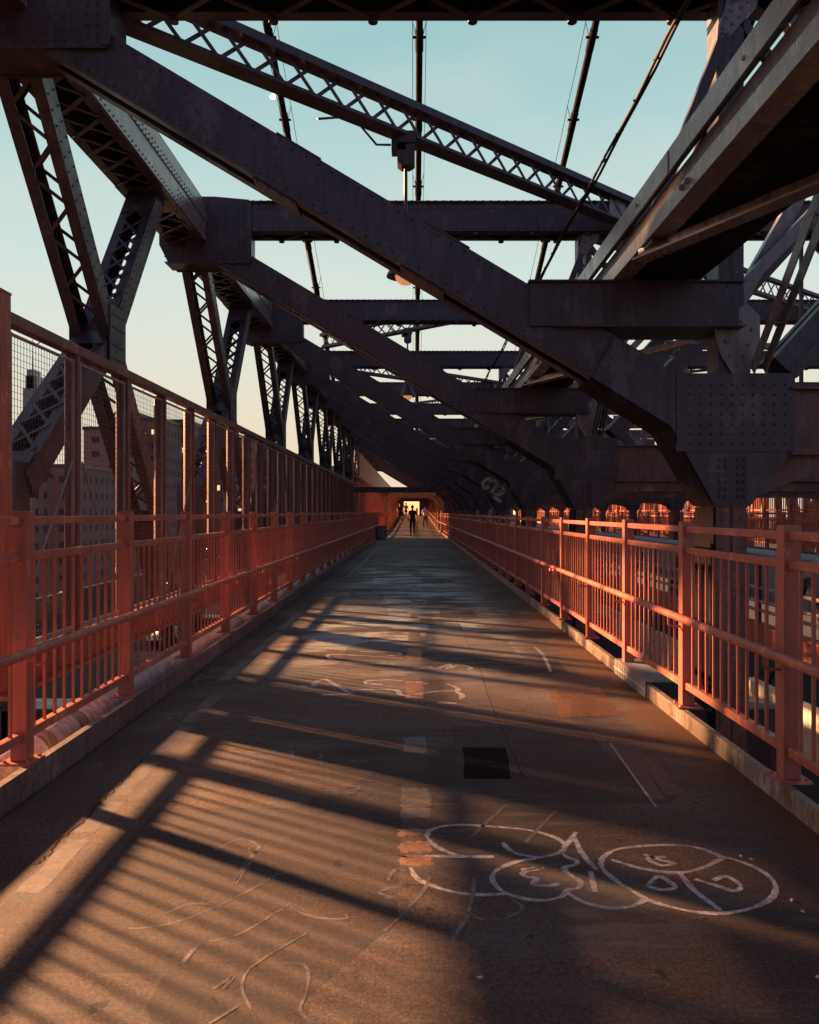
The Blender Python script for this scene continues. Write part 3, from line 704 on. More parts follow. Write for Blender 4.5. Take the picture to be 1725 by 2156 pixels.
# lateral lattice girders under the sky
def lattice(y0, fwd, label):
    dz = 0 if fwd else .55
    x0, x1 = -2.85, 3.6
    ya, yb = (y0+.2, y0+5.9) if fwd else (y0+5.9, y0+.2)
    A = Vector((x0,ya,0)); B = Vector((x1,yb,0)); a = (B-A).normalized(); s = Vector((-a.y,a.x,0)); Ln = (B-A).length
    t = thing('lattice_girder', label, 'lattice girder', (0,0,dz), 'lattice girders under the sky')
    up = Vector((0,0,1))
    mb = MB(); mb.bar(A+up*6.41, B+up*6.41, .20, .09, s); mb.build('top_flange', M['steel'], t)
    mb = MB(); mb.bar(A+up*6.06, B+up*6.06, .02, .10, s); mb.bar(A+up*6.015, B+up*6.015, .24, .022, s)
    mb.rivline(A+up*6.06-s*.012, B+up*6.06-s*.012, 50, -s, .012)
    mb.build('bottom_flange', M['steel'], t)
    mb = MB(); n = 22
    for k in range(n):
        p = A.lerp(B, k/n); q = A.lerp(B, (k+1)/n)
        mb.bar(p+up*6.06+s*.016, q+up*6.42+s*.016, .01, .042, s); mb.bar(p+up*6.42-s*.016, q+up*6.06-s*.016, .01, .042, s)
    mb.build('lacing', M['steel'], t)
    mb = MB(); mb.bar(B-a*.75+up*6.23,B-a*.35+up*6.23,.03,.36,s); mb.build('end_plate', M['steel_pale'], t)
for k, (b_, fw) in enumerate([(0,1),(2,0),(3,1),(5,0),(6,1),(8,0),(9,1)]):
    lattice(Y0+L*b_, fw, f'cross laced lattice girder slanting under the sky, {ORD[k]} from the viewer')
# the same girders over the tracks
for k, (b_, fw) in enumerate([(1,1),(3,0),(5,1)]):
    y0 = Y0+L*b_; t = thing('lattice_girder', f'small lattice girder seen above the traffic lanes at right, {ORD[k]} from the viewer', 'lattice girder', (0,0,0), 'lattice girders over the traffic lanes')
    A = Vector((3.0, y0+(.3 if fw else 5.8), 0)); B = Vector((9.8, y0+(5.8 if fw else .3), 0)); s = Vector((-(B-A).y,(B-A).x,0)).normalized(); up = Vector((0,0,1))
    mb = MB(); mb.bar(A+up*6.41,B+up*6.41,.12,.07,s); mb.build('top_flange', M['steel'], t)
    mb = MB(); mb.bar(A+up*6.04,B+up*6.04,.12,.07,s); mb.build('bottom_flange', M['steel'], t)
    mb = MB()
    for q in range(26):
        p = A.lerp(B, q/26); r_ = A.lerp(B, (q+1)/26)
        mb.bar(p+up*6.06,r_+up*6.40,.01,.035,s); mb.bar(p+up*6.40+s*.02,r_+up*6.06+s*.02,.01,.035,s)
    mb.build('lacing', M['steel'], t)

# ------------------------------------------------------------------ overhead girder at right
for i in range(-1, 8):
    y0 = Y0+L*i; lab = 'passing over the viewer' if i < 0 else f'{ORD[i]} bay beyond the nearest frame'
    t = thing('overhead_girder', f'long pale sided steel girder above the right railing, {lab}', 'girder', (0,y0,0), 'overhead girders at right')
    mb = MB(); ya, yb = .0, L-.004
    mb.box(1.70,1.715,ya,yb,3.77,3.91); mb.box(1.70,1.85,ya,yb,3.91,3.925)
    mb.rivline((1.70,ya,3.84),(1.70,yb,3.84), 3, (-1,0,0), .016)
    mb.box(1.692,1.70,4.3,4.32,3.77,3.91); mb.build('top_angle', M['steel_pale'], t)
    mb = MB(); mb.box(1.76,1.775,ya,yb,3.60,3.77); mb.build('web', M['steel'], t)
    mb = MB(); mb.prism([(1.76,3.66),(1.70,3.60),(1.70,3.487),(1.86,3.487),(1.86,3.50),(1.775,3.50),(1.775,3.66)], ya, yb)
    for yy_ in (.35,.42,.49): 
        for zz in (3.52,3.57): mb.rivet((1.70,yy_,zz),(-1,0,0),.018,.02)
    for yy_ in (3.9,4.0): mb.rivet((1.70,yy_,3.55),(-1,0,0),.025,.03)
    mb.build('bottom_angle', M['steel_pale'], t)
    mb = MB(); mb.box(1.86,2.22,ya,yb,3.52,3.60); mb.box(2.25,2.46,ya,yb-.02,3.50,3.62); mb.box(1.78,2.24,2.9,3.1,3.50,3.52)
    for k in range(4): mb.box(2.21,2.26,.4+k*1.5,.9+k*1.5,3.53,3.58)
    mb.build('deck_plate', M['dark'], t)
    t = thing('lateral_bar', f'pale steel bar slanting under the overhead girder, {lab}', 'steel bar', (0,y0,0), 'slanting bars under the overhead girder')
    mb = MB(); mb.bar((1.70,5.02,3.40),(3.15,1.95,3.40),.14,.015); mb.bar((1.70,5.02,3.44),(3.15,1.95,3.44),.012,.09); mb.build('angle', M['tan' if False else 'steel_pale'], t)
    mb = MB(); mb.box(1.72,1.9,4.75,5.1,3.455,3.486)
    for k in range(4): mb.rivet((1.75+k*.04,4.95-k*.05,3.392),(0,0,-1),.014)
    mb.build('end_plate', M['steel'], t)
# right truss diagonals behind the posts
for i in range(0, 8):
    y0 = Y0+L*i
    t = thing('truss_bar', f'paired flat bars of the right hand truss, {ORD[i]} bay from the viewer', 'truss bar', (2.95,y0,0), 'right truss bars')
    for (p, q, m_) in (((0,-.25,2.72),(0,-3.7,5.9) if i == 0 else (0,-1.1,3.5),'steel_pale'), ((.07,.25,2.75),(.07,1.9,4.3),'steel'), ((-.05,5.8,2.75),(-.05,4.2,4.3),'steel')):
        mb = MB()
        for s in (-1, 1): mb.bar(Vector(p)+Vector((s*.05,0,0)),Vector(q)+Vector((s*.05,0,0)),.012,.11,(1,0,0))
        for f in (.1,.3,.5,.7,.9):
            c = Vector(p).lerp(Vector(q), f); mb.bar(c-Vector((.06,0,0)), c+Vector((.06,0,0)), .06, .01)
        mb.build('flat_bar', M[m_], t)

# electric cable bundle slung under the cross beams
t = thing('cable_bundle', 'sagging electric cable bundle with clips slung under the cross beams', 'cable')
mb = MB()
for dx, dz in ((0,0),(.035,.03)):
    pts = []
    for k in range(0, 90):
        y = 1+k*.6; ph = ((y-Y0) % L)/L; pts.append((2.36+dx+.01*math.sin(y*2.3+dx*50), y, 5.93+dz-.09*math.sin(ph*PI)*(.6+12*dx)))
    mb.tube(pts, .018, 6)
mb.build('cable', M['rubber'], t)
mb = MB()
for k in range(60):
    y = 3.5+k*.75; ph = ((y-Y0) % L)/L; z = 5.945-.09*math.sin(ph*PI)*.7
    mb.tube([(2.34,y,z-.02),(2.42,y,z+.035)], .014, 6)
mb.build('clip', M['steel'], t)

# main suspension cables
for k, (c_, lab) in enumerate([(-8.9,'leftmost'),(.33,'central'),(11.0,'second from right'),(20.4,'rightmost')]):
    t = thing('suspension_cable', f'thick main suspension cable with clamps, {lab} of four descending against the sky', 'suspension cable', (c_,0,0), 'main suspension cables')
    P_ = lambda y, dz=0, dx=0: (dx, y, 49.5-.37*y+dz)
    mb = MB(); mb.tube([P_(30), P_(126)], .215, 14); mb.build('cable', M['cable'], t)
    for q in range(12):
        y = 50.6+q*6.0; mb = MB(); mb.tube([P_(y-.5), P_(y+.9)], .255, 14); mb.box(-.4,.4,y-.08,y+.08,49.5-.37*y-.05,49.5-.37*y+.05); mb.build('clamp', M['cable'], t)
    for s in (-1, 1):
        mb = MB()
        for q in range(14):
            y = 38.6+q*6.0; mb.tube([P_(y,.9,s*.42), P_(y+3,.78,s*.42), P_(y+6,.9,s*.42)], .02, 5, False); mb.tube([P_(y,0,s*.2), P_(y,.95,s*.42)], .02, 5)
        mb.build('hand_rope', M['cable'], t)
mb = MB(); mb.ball((0,0,0), .17); o = mb.build('cable_light', M['lamp_glow']); o.location = (-9.45,54.9,49.5-.37*54.9+.1)
tag(o, 'small lit warm lamp on the leftmost suspension cable', 'lamp')

# pendant lamps hung from the lattice girders
for k, (y, zb, x, lab) in enumerate([(9.9,5.93,-.10,'amber pendant lamp hanging behind the nearest long brace'), (22.9,6.50,-.18,'dark bell shaped pendant lamp hanging in mid distance')]):
    zl = 4.34 if k == 0 else 4.72; t = thing('pendant_lamp', lab, 'lamp', (x,y,0), 'pendant lamps over the path')
    mb = MB(); mb.box(-.17,.0,-.10,.10,zb-.10,zb+.06); mb.box(-.07,.13,-.12,.12,zb-.02,zb+.12); mb.prism([(-.10,zb-.24),(-.05,zb-.28),(.05,zb-.28),(.11,zb-.24),(.11,zb-.02),(-.10,zb-.02)],-.10,.10); mb.build('junction_box', M['steel'], t)
    mb = MB(); mb.tube([(0,0,zb-.27),(0,0,zl+.45)], .022, 8); mb.tube([(-.18,0,zb),(-.35,-.05,zb-.02),(-.62,-.3,zb+.2),(-1.0,-.55,zb+.05)], .014, 6); mb.build('conduit', M['steel'], t)
    mb = MB(); mb.lathe((0,0,zl), [(.235,0),(.225,.03),(.17,.12),(.10,.30),(.085,.45),(.03,.50)], 20); mb.build('shade', M['steel'], t)
    mb = MB(); mb.ball((0,0,zl), .13, 12, (1,1,.8)); mb.build('bulb', M['lamp_amber'], t)
mb = MB(); mb.box(-.16,.16,-.05,.05,-.10,.10); t = thing('flood_light', 'bright rectangular flood light beyond the nearest column gusset', 'lamp', (5.05,10.7,2.97)); mb.build('housing', M['steel'], t)
mb = MB(); mb.box(-.15,.12,-.06,-.05,-.09,.07); mb.build('lens', M['flood'], t); mb = MB(); mb.box(-.02,.02,-.02,.02,.1,2.8); mb.build('stem', M['steel'], t)

# ------------------------------------------------------------------ far end: covered part
t = thing('covered_entry', 'dark roofed stretch of path with tan arched portals in the distance', 'canopy', (0,0,0))
mb = MB(); mb.box(-3.3,3.0,41.9,42.3,2.5,2.78); mb.build('entry_beam', M['steel'], t)
mb = MB(); mb.box(-3.3,3.2,70,111,3.3,3.4); mb.build('roof', M['steel'], t)
mb = MB()
for k in range(18): mb.box(-3.02,-2.9,42.6+k*.9,42.8+k*.9,.42,2.55 if k < 2 else 3.3)
mb.box(-3.04,-2.88,42.5,70,3.3,3.42); mb.build('slat_wall', M['orange'], t)
mb = MB(); mb.box(-3.22,-3.12,47,112,3.45,4.9); mb.build('fascia', M['tan'], t)
for k, (y, xo, zt) in enumerate([(56,2.02,2.9),(64,2.02,2.9),(72,2.05,2.95),(82,2.1,3.1),(95,2.1,3.35)]):
    z0 = pz(y); o_ = [(-xo,z0),(-xo,zt-.55),(-xo+.5,zt),(xo-.7,zt),(xo-.2,zt-.35),(xo,zt-.75),(xo,z0)]
    i_ = [(xo-.2,z0),(xo-.2,zt-.8),(xo-.38,zt-.5),(xo-.8,zt-.2),(-xo+.58,zt-.2),(-xo+.2,zt-.6),(-xo+.2,z0)]
    mb = MB(); mb.prism(o_+i_, y-.15, y+.15); mb.build('portal_arch', M['tan'], t)
for s in (-1, 1):
    mb = MB()
    for k in range(40): mb.box(s*3.0-.05,s*3.0+.05,60+k*1.6,60.4+k*1.6,.3,3.3)
    mb.build('side_wall', M['orange'], t)

mb = MB(); mb.prism([(-3.2,.5),(-1.35,.5),(-1.35,2.9),(.7,2.9),(.7,.5),(3.2,.5),(3.2,3.9),(-3.2,3.9)], 110, 110.3); mb.build('end_frame', M['steel'], t)
t = thing('lit_screen_wall', 'small sunlit orange wall seen through the far end of the covered path', 'wall', (0,0,0))
mb = MB(); mb.bar((1.6,118,2.4),(-2.7,127,2.4),.15,4.0,(.9,.43,0)); mb.build('panel', M['tan'], t)
# ------------------------------------------------------------------ litter bin
t = thing('litter_bin', 'grey metal litter bin standing at the left kerb in the distance', 'bin', (-1.78,44.6,0))
mb = MB(); mb.lathe((0,0,0), [(.24,.0),(.25,.04),(.29,.70)], 20); mb.lathe((0,0,0), [(.27,.69),(.23,.06),(.0,.06)], 20); mb.build('basket', M['galv'], t)
mb = MB(); mb.lathe((0,0,0), [(.30,.68),(.315,.70),(.315,.74),(.27,.74),(.27,.69)], 20); mb.build('rim', M['steel'], t)
mb = MB()
for k in range(14):
    a = 2*PI*k/14; mb.bar((.255*math.cos(a),.255*math.sin(a),.03),(.298*math.cos(a),.298*math.sin(a),.69),.02,.008)
mb.build('slat', M['steel'], t)

# ------------------------------------------------------------------ people
def skin(name, verts, edges, radii, mat, parent=None, sub=2):
    me = bpy.data.meshes.new(name); me.from_pydata(verts, edges, []); me.materials.append(mat)
    o = bpy.data.objects.new(name, me); COL.objects.link(o)
    if parent is not None: o.parent = parent
    md = o.modifiers.new('Skin', 'SKIN'); md.use_smooth_shade = True
    for k, sv in enumerate(me.skin_vertices[0].data):
        r = radii[k]; sv.radius = (r, r) if not isinstance(r, tuple) else r; sv.use_root = (k == 0)
    s2 = o.modifiers.new('Sub', 'SUBSURF'); s2.levels = 1; s2.render_levels = sub
    return o
def person(label, loc, rz, shirt, trousers, stride=.25, arm=.2, s=1.08, hair=True, sleeves='short'):
    # joints, metres, facing +y; x right
    J = {'pel':(0,0,.93),'belly':(0,.01,1.08),'chest':(0,.01,1.30),'neck':(0,.0,1.48),'head0':(0,.02,1.56),'head1':(0,.03,1.68),
         'hl':(-.09,0,.90),'kl':(-.10,stride*.55+.04,.50),'al':(-.10,stride*.7,.09),'tl':(-.10,stride*.7+.16,.04),
         'hr':(.09,0,.90),'kr':(.10,-stride*.25+.04,.50),'ar':(.10,-stride*.95,.13),'tr':(.10,-stride*.95+.13,.04),
         'sl':(-.17,0,1.42),'el':(-.25,-arm*.5,1.16),'wl':(-.24,arm*.1+.05,.94),'sr':(.17,0,1.42),'er':(.27,arm*.3,1.17),'wr':(.25,arm*1.0+.1,.99)}
    names = list(J); ix = {n: k for k, n in enumerate(names)}
    E = [('pel','belly'),('belly','chest'),('chest','neck'),('neck','head0'),('head0','head1'),('pel','hl'),('hl','kl'),('kl','al'),('al','tl'),
         ('pel','hr'),('hr','kr'),('kr','ar'),('ar','tr'),('chest','sl'),('sl','el'),('el','wl'),('chest','sr'),('sr','er'),('er','wr')]
    R = {'pel':.12,'belly':.115,'chest':.135,'neck':.055,'head0':.075,'head1':.088,'hl':.085,'kl':.055,'al':.036,'tl':.032,'hr':.085,'kr':.055,'ar':.036,'tr':.032,
         'sl':.06,'el':.038,'wl':.026,'sr':.06,'er':.038,'wr':.026}
    V = [J[n] for n in names]; EE = [(ix[a], ix[b_]) for a, b_ in E]; RR = [R[n] for n in names]
    for sd, w in (('l','wl'), ('r','wr')):       # palm and five fingers
        sgn = -1 if sd == 'l' else 1; b0 = len(V); w0 = Vector(J[w]); V.append(tuple(w0+Vector((0,.03,-.07)))); EE.append((ix[w], b0)); RR.append(.03)
        for q in range(4):
            k = len(V); V.append(tuple(w0+Vector((sgn*.004,.06-.022*q,-.13)))); EE.append((b0, k)); RR.append(.009)
            V.append(tuple(w0+Vector((-sgn*.008,.065-.022*q,-.165+.006*abs(q-1))))); EE.append((k, k+1)); RR.append(.008)
        k = len(V); V.append(tuple(w0+Vector((-sgn*.015,.075,-.08)))); EE.append((b0, k)); RR.append(.010)
        V.append(tuple(w0+Vector((-sgn*.018,.09,-.12)))); EE.append((k, k+1)); RR.append(.009)
    body = skin('person', V, EE, RR, M['skin']); body.location = loc; body.rotation_euler = (0,0,rz); body.scale = (s,s,s)
    tag(body, label, 'person')
    def sub(name, keys, edges, grow, mat, rr=None):
        vs = [J[k] for k in keys]; ii = {n: q for q, n in enumerate(keys)}
        skin(name, vs, [(ii[a], ii[b_]) for a, b_ in edges], [(rr or {}).get(k, R[k])+grow for k in keys], mat, body)
    J['el2'] = tuple(Vector(J['sl']).lerp(Vector(J['el']), .75)); J['er2'] = tuple(Vector(J['sr']).lerp(Vector(J['er']), .75)); J['ne2'] = (0,0,1.45)
    R['el2'] = .05; R['er2'] = .05; R['ne2'] = .07
    sub('shirt', ['belly','pel','chest','ne2','sl','el2','sr','er2'], [('pel','belly'),('belly','chest'),('chest','ne2'),('chest','sl'),('sl','el2'),('chest','sr'),('sr','er2')], .018, shirt)
    sub('trousers', ['pel','hl','kl','al','hr','kr','ar'], [('pel','hl'),('hl','kl'),('kl','al'),('pel','hr'),('hr','kr'),('kr','ar')], .014, trousers)
    for sd in ('l','r'):
        mb = MB(); a = Vector(J['a'+sd]); mb.ball(a+Vector((0,.06,-.055)), .06, 10, (.8,2.1,.75)); mb.build('shoe', M['rubber'], body)
    if hair:
        mb = MB(); mb.ball((0,.005,1.70), .105, 12, (.9,1.0,1.0)); mb.build('hair', M['hair'], body)
    mb = MB(); mb.ball((0,.125,1.62), .016, 8, (.8,1,1.3)); mb.build('nose', M['skin'], body)
    for q in (-1, 1):
        mb = MB(); mb.ball((q*.032,.108,1.65), .011, 8); mb.build('eye', M['hair'], body)
        mb = MB(); mb.ball((q*.085,.02,1.63), .022, 8, (.4,.8,1.2)); mb.build('ear', M['skin'], body)
    mb = MB(); mb.ball((0,.112,1.585), .022, 8, (1.2,.4,.35)); mb.build('mouth', M['cloth_brown'], body)
    return body
person('person in black top and leggings walking away down the middle of the path', (-.10,52.6,0), 0, M['cloth_black'], M['cloth_black'], .22)
person('person in pale shirt and dark shorts walking away near the right railing', (.93,68,pz(68)), .1, M['cloth_white'], M['cloth_brown'], .3, .25)
person('person in dark clothes farther off near the left railing', (-1.42,84,pz(84)), PI, M['cloth_black'], M['cloth_black'], .3)
person('person in dark trousers and pale top beside the far left walker', (-.92,94,pz(94)), PI, M['cloth_white'], M['cloth_black'], .3)

# ------------------------------------------------------------------ traffic lanes right of the path
ZR = -1.65
mb = MB(); mb.add([(3.2,-4,ZR),(9.6,-4,ZR),(9.6,130,ZR),(3.2,130,ZR)], [(0,1,2,3)]); mb.add([(-16,-4,-3.2),(-4.4,-4,-3.2),(-4.4,160,-3.2),(-16,160,-3.2)], [(0,1,2,3)])
struct(mb.build('road', M['road']))
mb = MB()
for k in range(26):
    mb.box(3.88,4.0,1.2+k*1.25,2.15+k*1.25,-.88,-.66); mb.box(3.88,4.0,1.2+k*1.25,2.15+k*1.25,-.58,-.44)
mb.box(3.9,3.98,-2,75,-.66,-.58); tag(mb.build('guard_wall', M['white']), 'white slotted guard wall low beside the traffic lanes', 'guard wall')
t = thing('lane_barrier', 'orange boarded barrier with silver pipes beside the traffic lanes', 'barrier')
for ya_, yb_ in ((-2,22),(33,75)):
    mb = MB(); mb.box(4.55,4.62,ya_,yb_,-.30,.0); mb.box(4.50,4.68,ya_,yb_,0,.02); mb.build('board', M['orange'], t)
mb = MB()
for z in (.18,.30,.48): mb.tube([(4.65,-2,z),(4.65,75,z)], .025, 8)
mb.build('pipe', M['galv'], t)
mb = MB()
for k in range(30):
    y = -1+k*2.4; mb.box(4.60,4.66,y,y+.07,.02,.82)
    mb.bar((4.70,y,-.9),(4.70,y+1.2,.7),.04,.07); mb.bar((4.70,y+2.4,-.9),(4.70,y+1.2,.7),.04,.07)
mb.build('post', M['steel'], t)
mb = MB(); mb.box(4.95,5.6,8,80,.82,.9); mb.box(5.0,5.05,8,80,.2,.82); mb.build('cap', M['blue'], t)
# far walkway at the right: railings, orange fence
mb0 = MB(); mb0.box(10.9,14.9,-4,120,-.2,0.0); struct(mb0.build('far_path', M['road']))
for side, x, lab in ((1,10.85,'near'),(1,14.95,'outer')):
    for k in range(34):
        o = bpy.data.objects.new('railing_section', farm if False else bpy.data.meshes.get('railing_section')); COL.objects.link(o)
        o.location = (x, 14+SP*k, 0); tag(o, f'one of the orange railing sections on the {lab} side of the opposite path', 'railing', f'opposite path {lab} railing')
def farfence():
    mb = MB(); mb.box(-.11,.11,-.06,.06,.3,2.95); mb.box(-.05,.05,0,FS,2.85,2.95); mb.box(-.05,.05,.0,FS,1.55,1.62)
    for k in range(6): mb.box(-.02,.02,.16+k*.19,.19+k*.19,.3,2.9)
    mb.box(-.03,.03,0,FS,.1,.75)
    return mb.mesh('screen_fence_section', M['orange'])
ffm = farfence()
for k in range(88):
    o = bpy.data.objects.new('screen_fence_section', ffm); COL.objects.link(o); o.location = (15.8,14+FS*k,0)
    tag(o, 'one of the sunlit orange screen fence sections beyond the opposite path', 'fence', 'opposite path screen fence')
for i in range(1, 10):
    y0 = Y0+L*i; t = thing('far_truss_strut', f'orange lit truss strut pair beyond the opposite path, {ORD[i]} bay', 'truss strut', (16.5,y0,0), 'opposite truss struts')
    mb = MB(); mb.bar((0,.1,5.8),(0,3,-.8),.4,.35,(1,0,0)); mb.build('strut', M['tan'], t); mb = MB(); mb.bar((.05,5.9,5.8),(.05,3.1,-.8),.38,.33,(1,0,0)); mb.build('strut', M['tan'], t)  # tan instead of steel: orange sunlight put into the struts' colour

# cars
def car(label, loc, rz, paint, tail=True):
    t = thing('car', label, 'car', loc, 'cars on the bridge roads', rz)
    prof = [(-2.2,.35),(-2.25,.75),(-2.1,.98),(-1.5,1.02),(-.95,1.42),(.35,1.45),(1.05,1.02),(1.95,.9),(2.2,.7),(2.2,.35)]
    mb = MB(); n = len(prof); vs = []
    for x, sc_ in ((-.88,.93),(-.80,1),(.80,1),(.88,.93)):
        for y, z in prof: vs.append((x*(1 if z < 1.1 else .84), y, .35+(z-.35)*sc_))
    fs = [tuple(range(n)), tuple(range(4*n-1,3*n-1,-1))]
    for r_ in range(3): fs += [(r_*n+k,(r_+1)*n+k,(r_+1)*n+(k+1)%n,r_*n+(k+1)%n) for k in range(n)]
    mb.add(vs, fs); mb.build('body', paint, t)
    mb = MB(); mb.add([(-.66,.36,1.40),(.66,.36,1.40),(.74,1.03,1.04),(-.74,1.03,1.04)], [(0,1,2,3)]); mb.add([(-.66,-.97,1.38),(.66,-.97,1.38),(.74,-1.5,1.04),(-.74,-1.5,1.04)], [(3,2,1,0)])
    for v in range(len(mb.v)): mb.v[v] = (mb.v[v][0], mb.v[v][1]*1.01, mb.v[v][2]+.025)
    mb.build('window', M['glass'], t)
    for x in (-.8,.8):
        for y in (-1.35,1.35):
            mb = MB(); mb.tube([(x-.1,y,.32),(x+.1,y,.32)], .32, 16); w_ = mb.build('wheel', M['rubber'], t)
    for x in (-.66,.66):
        mb = MB(); mb.box(x-.15,x+.15,-2.275,-2.2,.66,.84); mb.build('tail_light', M['tail'], t)
        mb = MB(); mb.box(x-.15,x+.15,2.15,2.23,.62,.76); mb.build('headlight', M['lamp_glow'], t)
    return t
car('dark car with lit red tail lights driving away in the right lanes', (6.5,37,ZR), 0, M['cardark'])
car('pale car with lit headlights approaching on the left roadway', (-8.2,30,-3.2), PI, M['carwhite'])
car('dark car with headlights farther along the left roadway', (-12.2,44,-3.2), PI, M['cardark'])
car('dark red car driving away farther off in the right lanes', (7.2,58,ZR), 0, M['cardarkred'])
for k, (x, y, z, lab) in enumerate([(-24,62,-9,'lit lamp far below the left roadway beside a tree'),(-13.5,31,-6.5,'bright lamp under the left roadway edge'),(-31,75,-3,'small lamp among the low blocks at left'),(-6.6,57,2.35,'small lit street lamp seen through the mesh fence'),(-14,56,-1.0,'lit street lamp low beyond the left railing')]):
    t = thing('street_lamp', lab, 'street lamp', (x,y,z), 'street lamps beyond the fence')
    mb = MB(); mb.ball((0,0,0),.16,10,(1,1,.7)); mb.build('bulb', M['lamp_glow'], t); mb = MB(); mb.tube([(0,0,.1),(0,.4,.25),(0,1.0,0),(0,1.05,-8)],.05,8); mb.build('pole', M['steel'], t)
mb = MB(); mb.box(-16.3,-16,-4,160,-3.2,-2.2); tag(mb.build('parapet_wall', M['steel']), 'dark parapet along the outer side of the left roadway', 'parapet')

# ------------------------------------------------------------------ city
mb = MB(); S = 6000; mb.add([(-S,-S,-36),(S,-S,-36),(S,S,-36),(-S,S,-36)], [(0,1,2,3)]); struct(mb.build('ground', M['dirt']))
def facade(name, c1, c2, sx_, sz_, rough=.8):
    m, nt, b = newmat(name); tc = N(nt, 'ShaderNodeTexCoord'); sp_ = N(nt, 'ShaderNodeSeparateXYZ'); nt.links.new(tc.outputs['Object'], sp_.inputs[0])
    ad = N(nt, 'ShaderNodeMath', operation='ADD'); nt.links.new(sp_.outputs[0], ad.inputs[0]); nt.links.new(sp_.outputs[1], ad.inputs[1])
    cb_ = N(nt, 'ShaderNodeCombineXYZ'); nt.links.new(ad.outputs[0], cb_.inputs[0]); nt.links.new(sp_.outputs[2], cb_.inputs[1])
    br = N(nt, 'ShaderNodeTexBrick'); br.offset = 0; br.inputs['Scale'].default_value = 1; br.inputs['Brick Width'].default_value = sx_; br.inputs['Row Height'].default_value = sz_
    br.inputs['Mortar Size'].default_value = .9; br.inputs['Mortar Smooth'].default_value = .05
    br.inputs['Color1'].default_value = (*c2, 1); br.inputs['Color2'].default_value = (c2[0]*1.8, c2[1]*1.7, c2[2]*1.6, 1); br.inputs['Mortar'].default_value = (*c1, 1)
    nt.links.new(cb_.outputs[0], br.inputs['Vector']); nt.links.new(br.outputs['Color'], b.inputs['Base Color']); b.inputs['Roughness'].default_value = rough
    return m
M['brick_block'] = facade('brick_block_facade', (.30,.19,.155), (.05,.042,.045), 3.4, 3.0)
M['brick_block_b'] = facade('dull_block_facade', (.22,.155,.135), (.04,.035,.04), 2.8, 3.0)
M['glass_tower'] = facade('glass_tower_facade', (.25,.30,.30), (.32,.30,.26), 5, 4, .35)
wme = MB(); wme.box(-.7,.7,-.06,0,0,1.5); wme = wme.mesh('lit_window', M['window_lit'])
def tower(name, x0, x1, top, dist, mat, label, depth=18, steps=(), wins=10, cat='building', bias=0):
    """x0, x1, top: place in the photo frame; dist: distance along the bridge"""
    xa, xb = (x0-VX)*dist/F, (x1-VX)*dist/F; zt = H+(VY-top)*dist/F
    t = thing(name, label, cat, ((xa+xb)/2, dist, -36)); hw = (xb-xa)/2; hz = zt+36
    mb = MB(); mb.box(-hw,hw,0,depth,0,hz); w_ = mb.build('wall', mat, t)
    mb = MB(); mb.box(-hw-.2,hw+.2,-.2,depth+.2,hz,hz+.7); mb.build('roof', M['steel'], t)
    for (a, b_, tp) in steps:
        za = H+(VY-tp)*dist/F+36; ca = (a-VX)*dist/F-(xa+xb)/2; cb2 = (b_-VX)*dist/F-(xa+xb)/2
        mb = MB(); mb.box(ca,cb2,2,depth-2,hz+.7,za); mb.build('roof_block', mat, t)
    for k in range(wins):
        o = bpy.data.objects.new('lit_window', wme); COL.objects.link(o); o.parent = t
        o.location = (random.uniform(-hw+1,hw-1), -.02, 3*int(random.uniform(3, hz/3-1))+1); o.scale = (random.uniform(.6,1.3),1,random.uniform(.6,1))
    return t
tower('apartment_block', 176, 262, 905, 170, M['brick_block'], 'dark brick apartment block in the second gap of the mesh fence', wins=12)
tower('apartment_block', 274, 345, 886, 185, M['brick_block_b'], 'dark apartment block with a stepped roof and chimney in the fence', steps=((276,297,876),(281,287,866)), wins=12)
tower('apartment_block', 352, 398, 889, 200, M['brick_block'], 'narrow dark apartment block with stepped side between fence posts', steps=(), wins=10)
tower('apartment_block', 398, 470, 925, 210, M['brick_block_b'], 'wide dark block beyond the lattice strut', wins=12)
tower('apartment_block', 482, 545, 925, 240, M['brick_block'], 'dark block with flat roof farther along the fence', wins=12)
tower('apartment_block', 556, 640, 960, 260, M['brick_block_b'], 'low dark block just above the far fence top', wins=10)
tower('apartment_block', 655, 745, 985, 300, M['brick_block'], 'far low block near the tunnel end of the fence', wins=8)
tower('apartment_block', 60, 168, 985, 150, M['brick_block_b'], 'broad low brown block behind the first mesh section', wins=14)
tower('apartment_block', -60, 56, 1000, 140, M['brick_block'], 'low brown block behind the thick orange post', wins=8)
tower('apartment_block', -260, -90, 1040, 190, M['brick_block'], 'brown block outside the left edge of the photo', wins=2)
tower('low_warehouse', 930, 1180, 1040, 170, M['brick_block_b'], 'long low brown warehouse far off behind the column row', wins=6)
t = tower('glass_skyscraper', 48, 80, 818, 1400, M['glass_tower'], 'pale glass skyscraper with a thin spire far off behind the mesh', 30, wins=0, steps=((52,77,790),(56,70,777)))
mb = MB(); mb.tube([(-3,15,275),(-3,15,345)], [1.6,.4], 8); mb.build('spire', M['steel'], t)
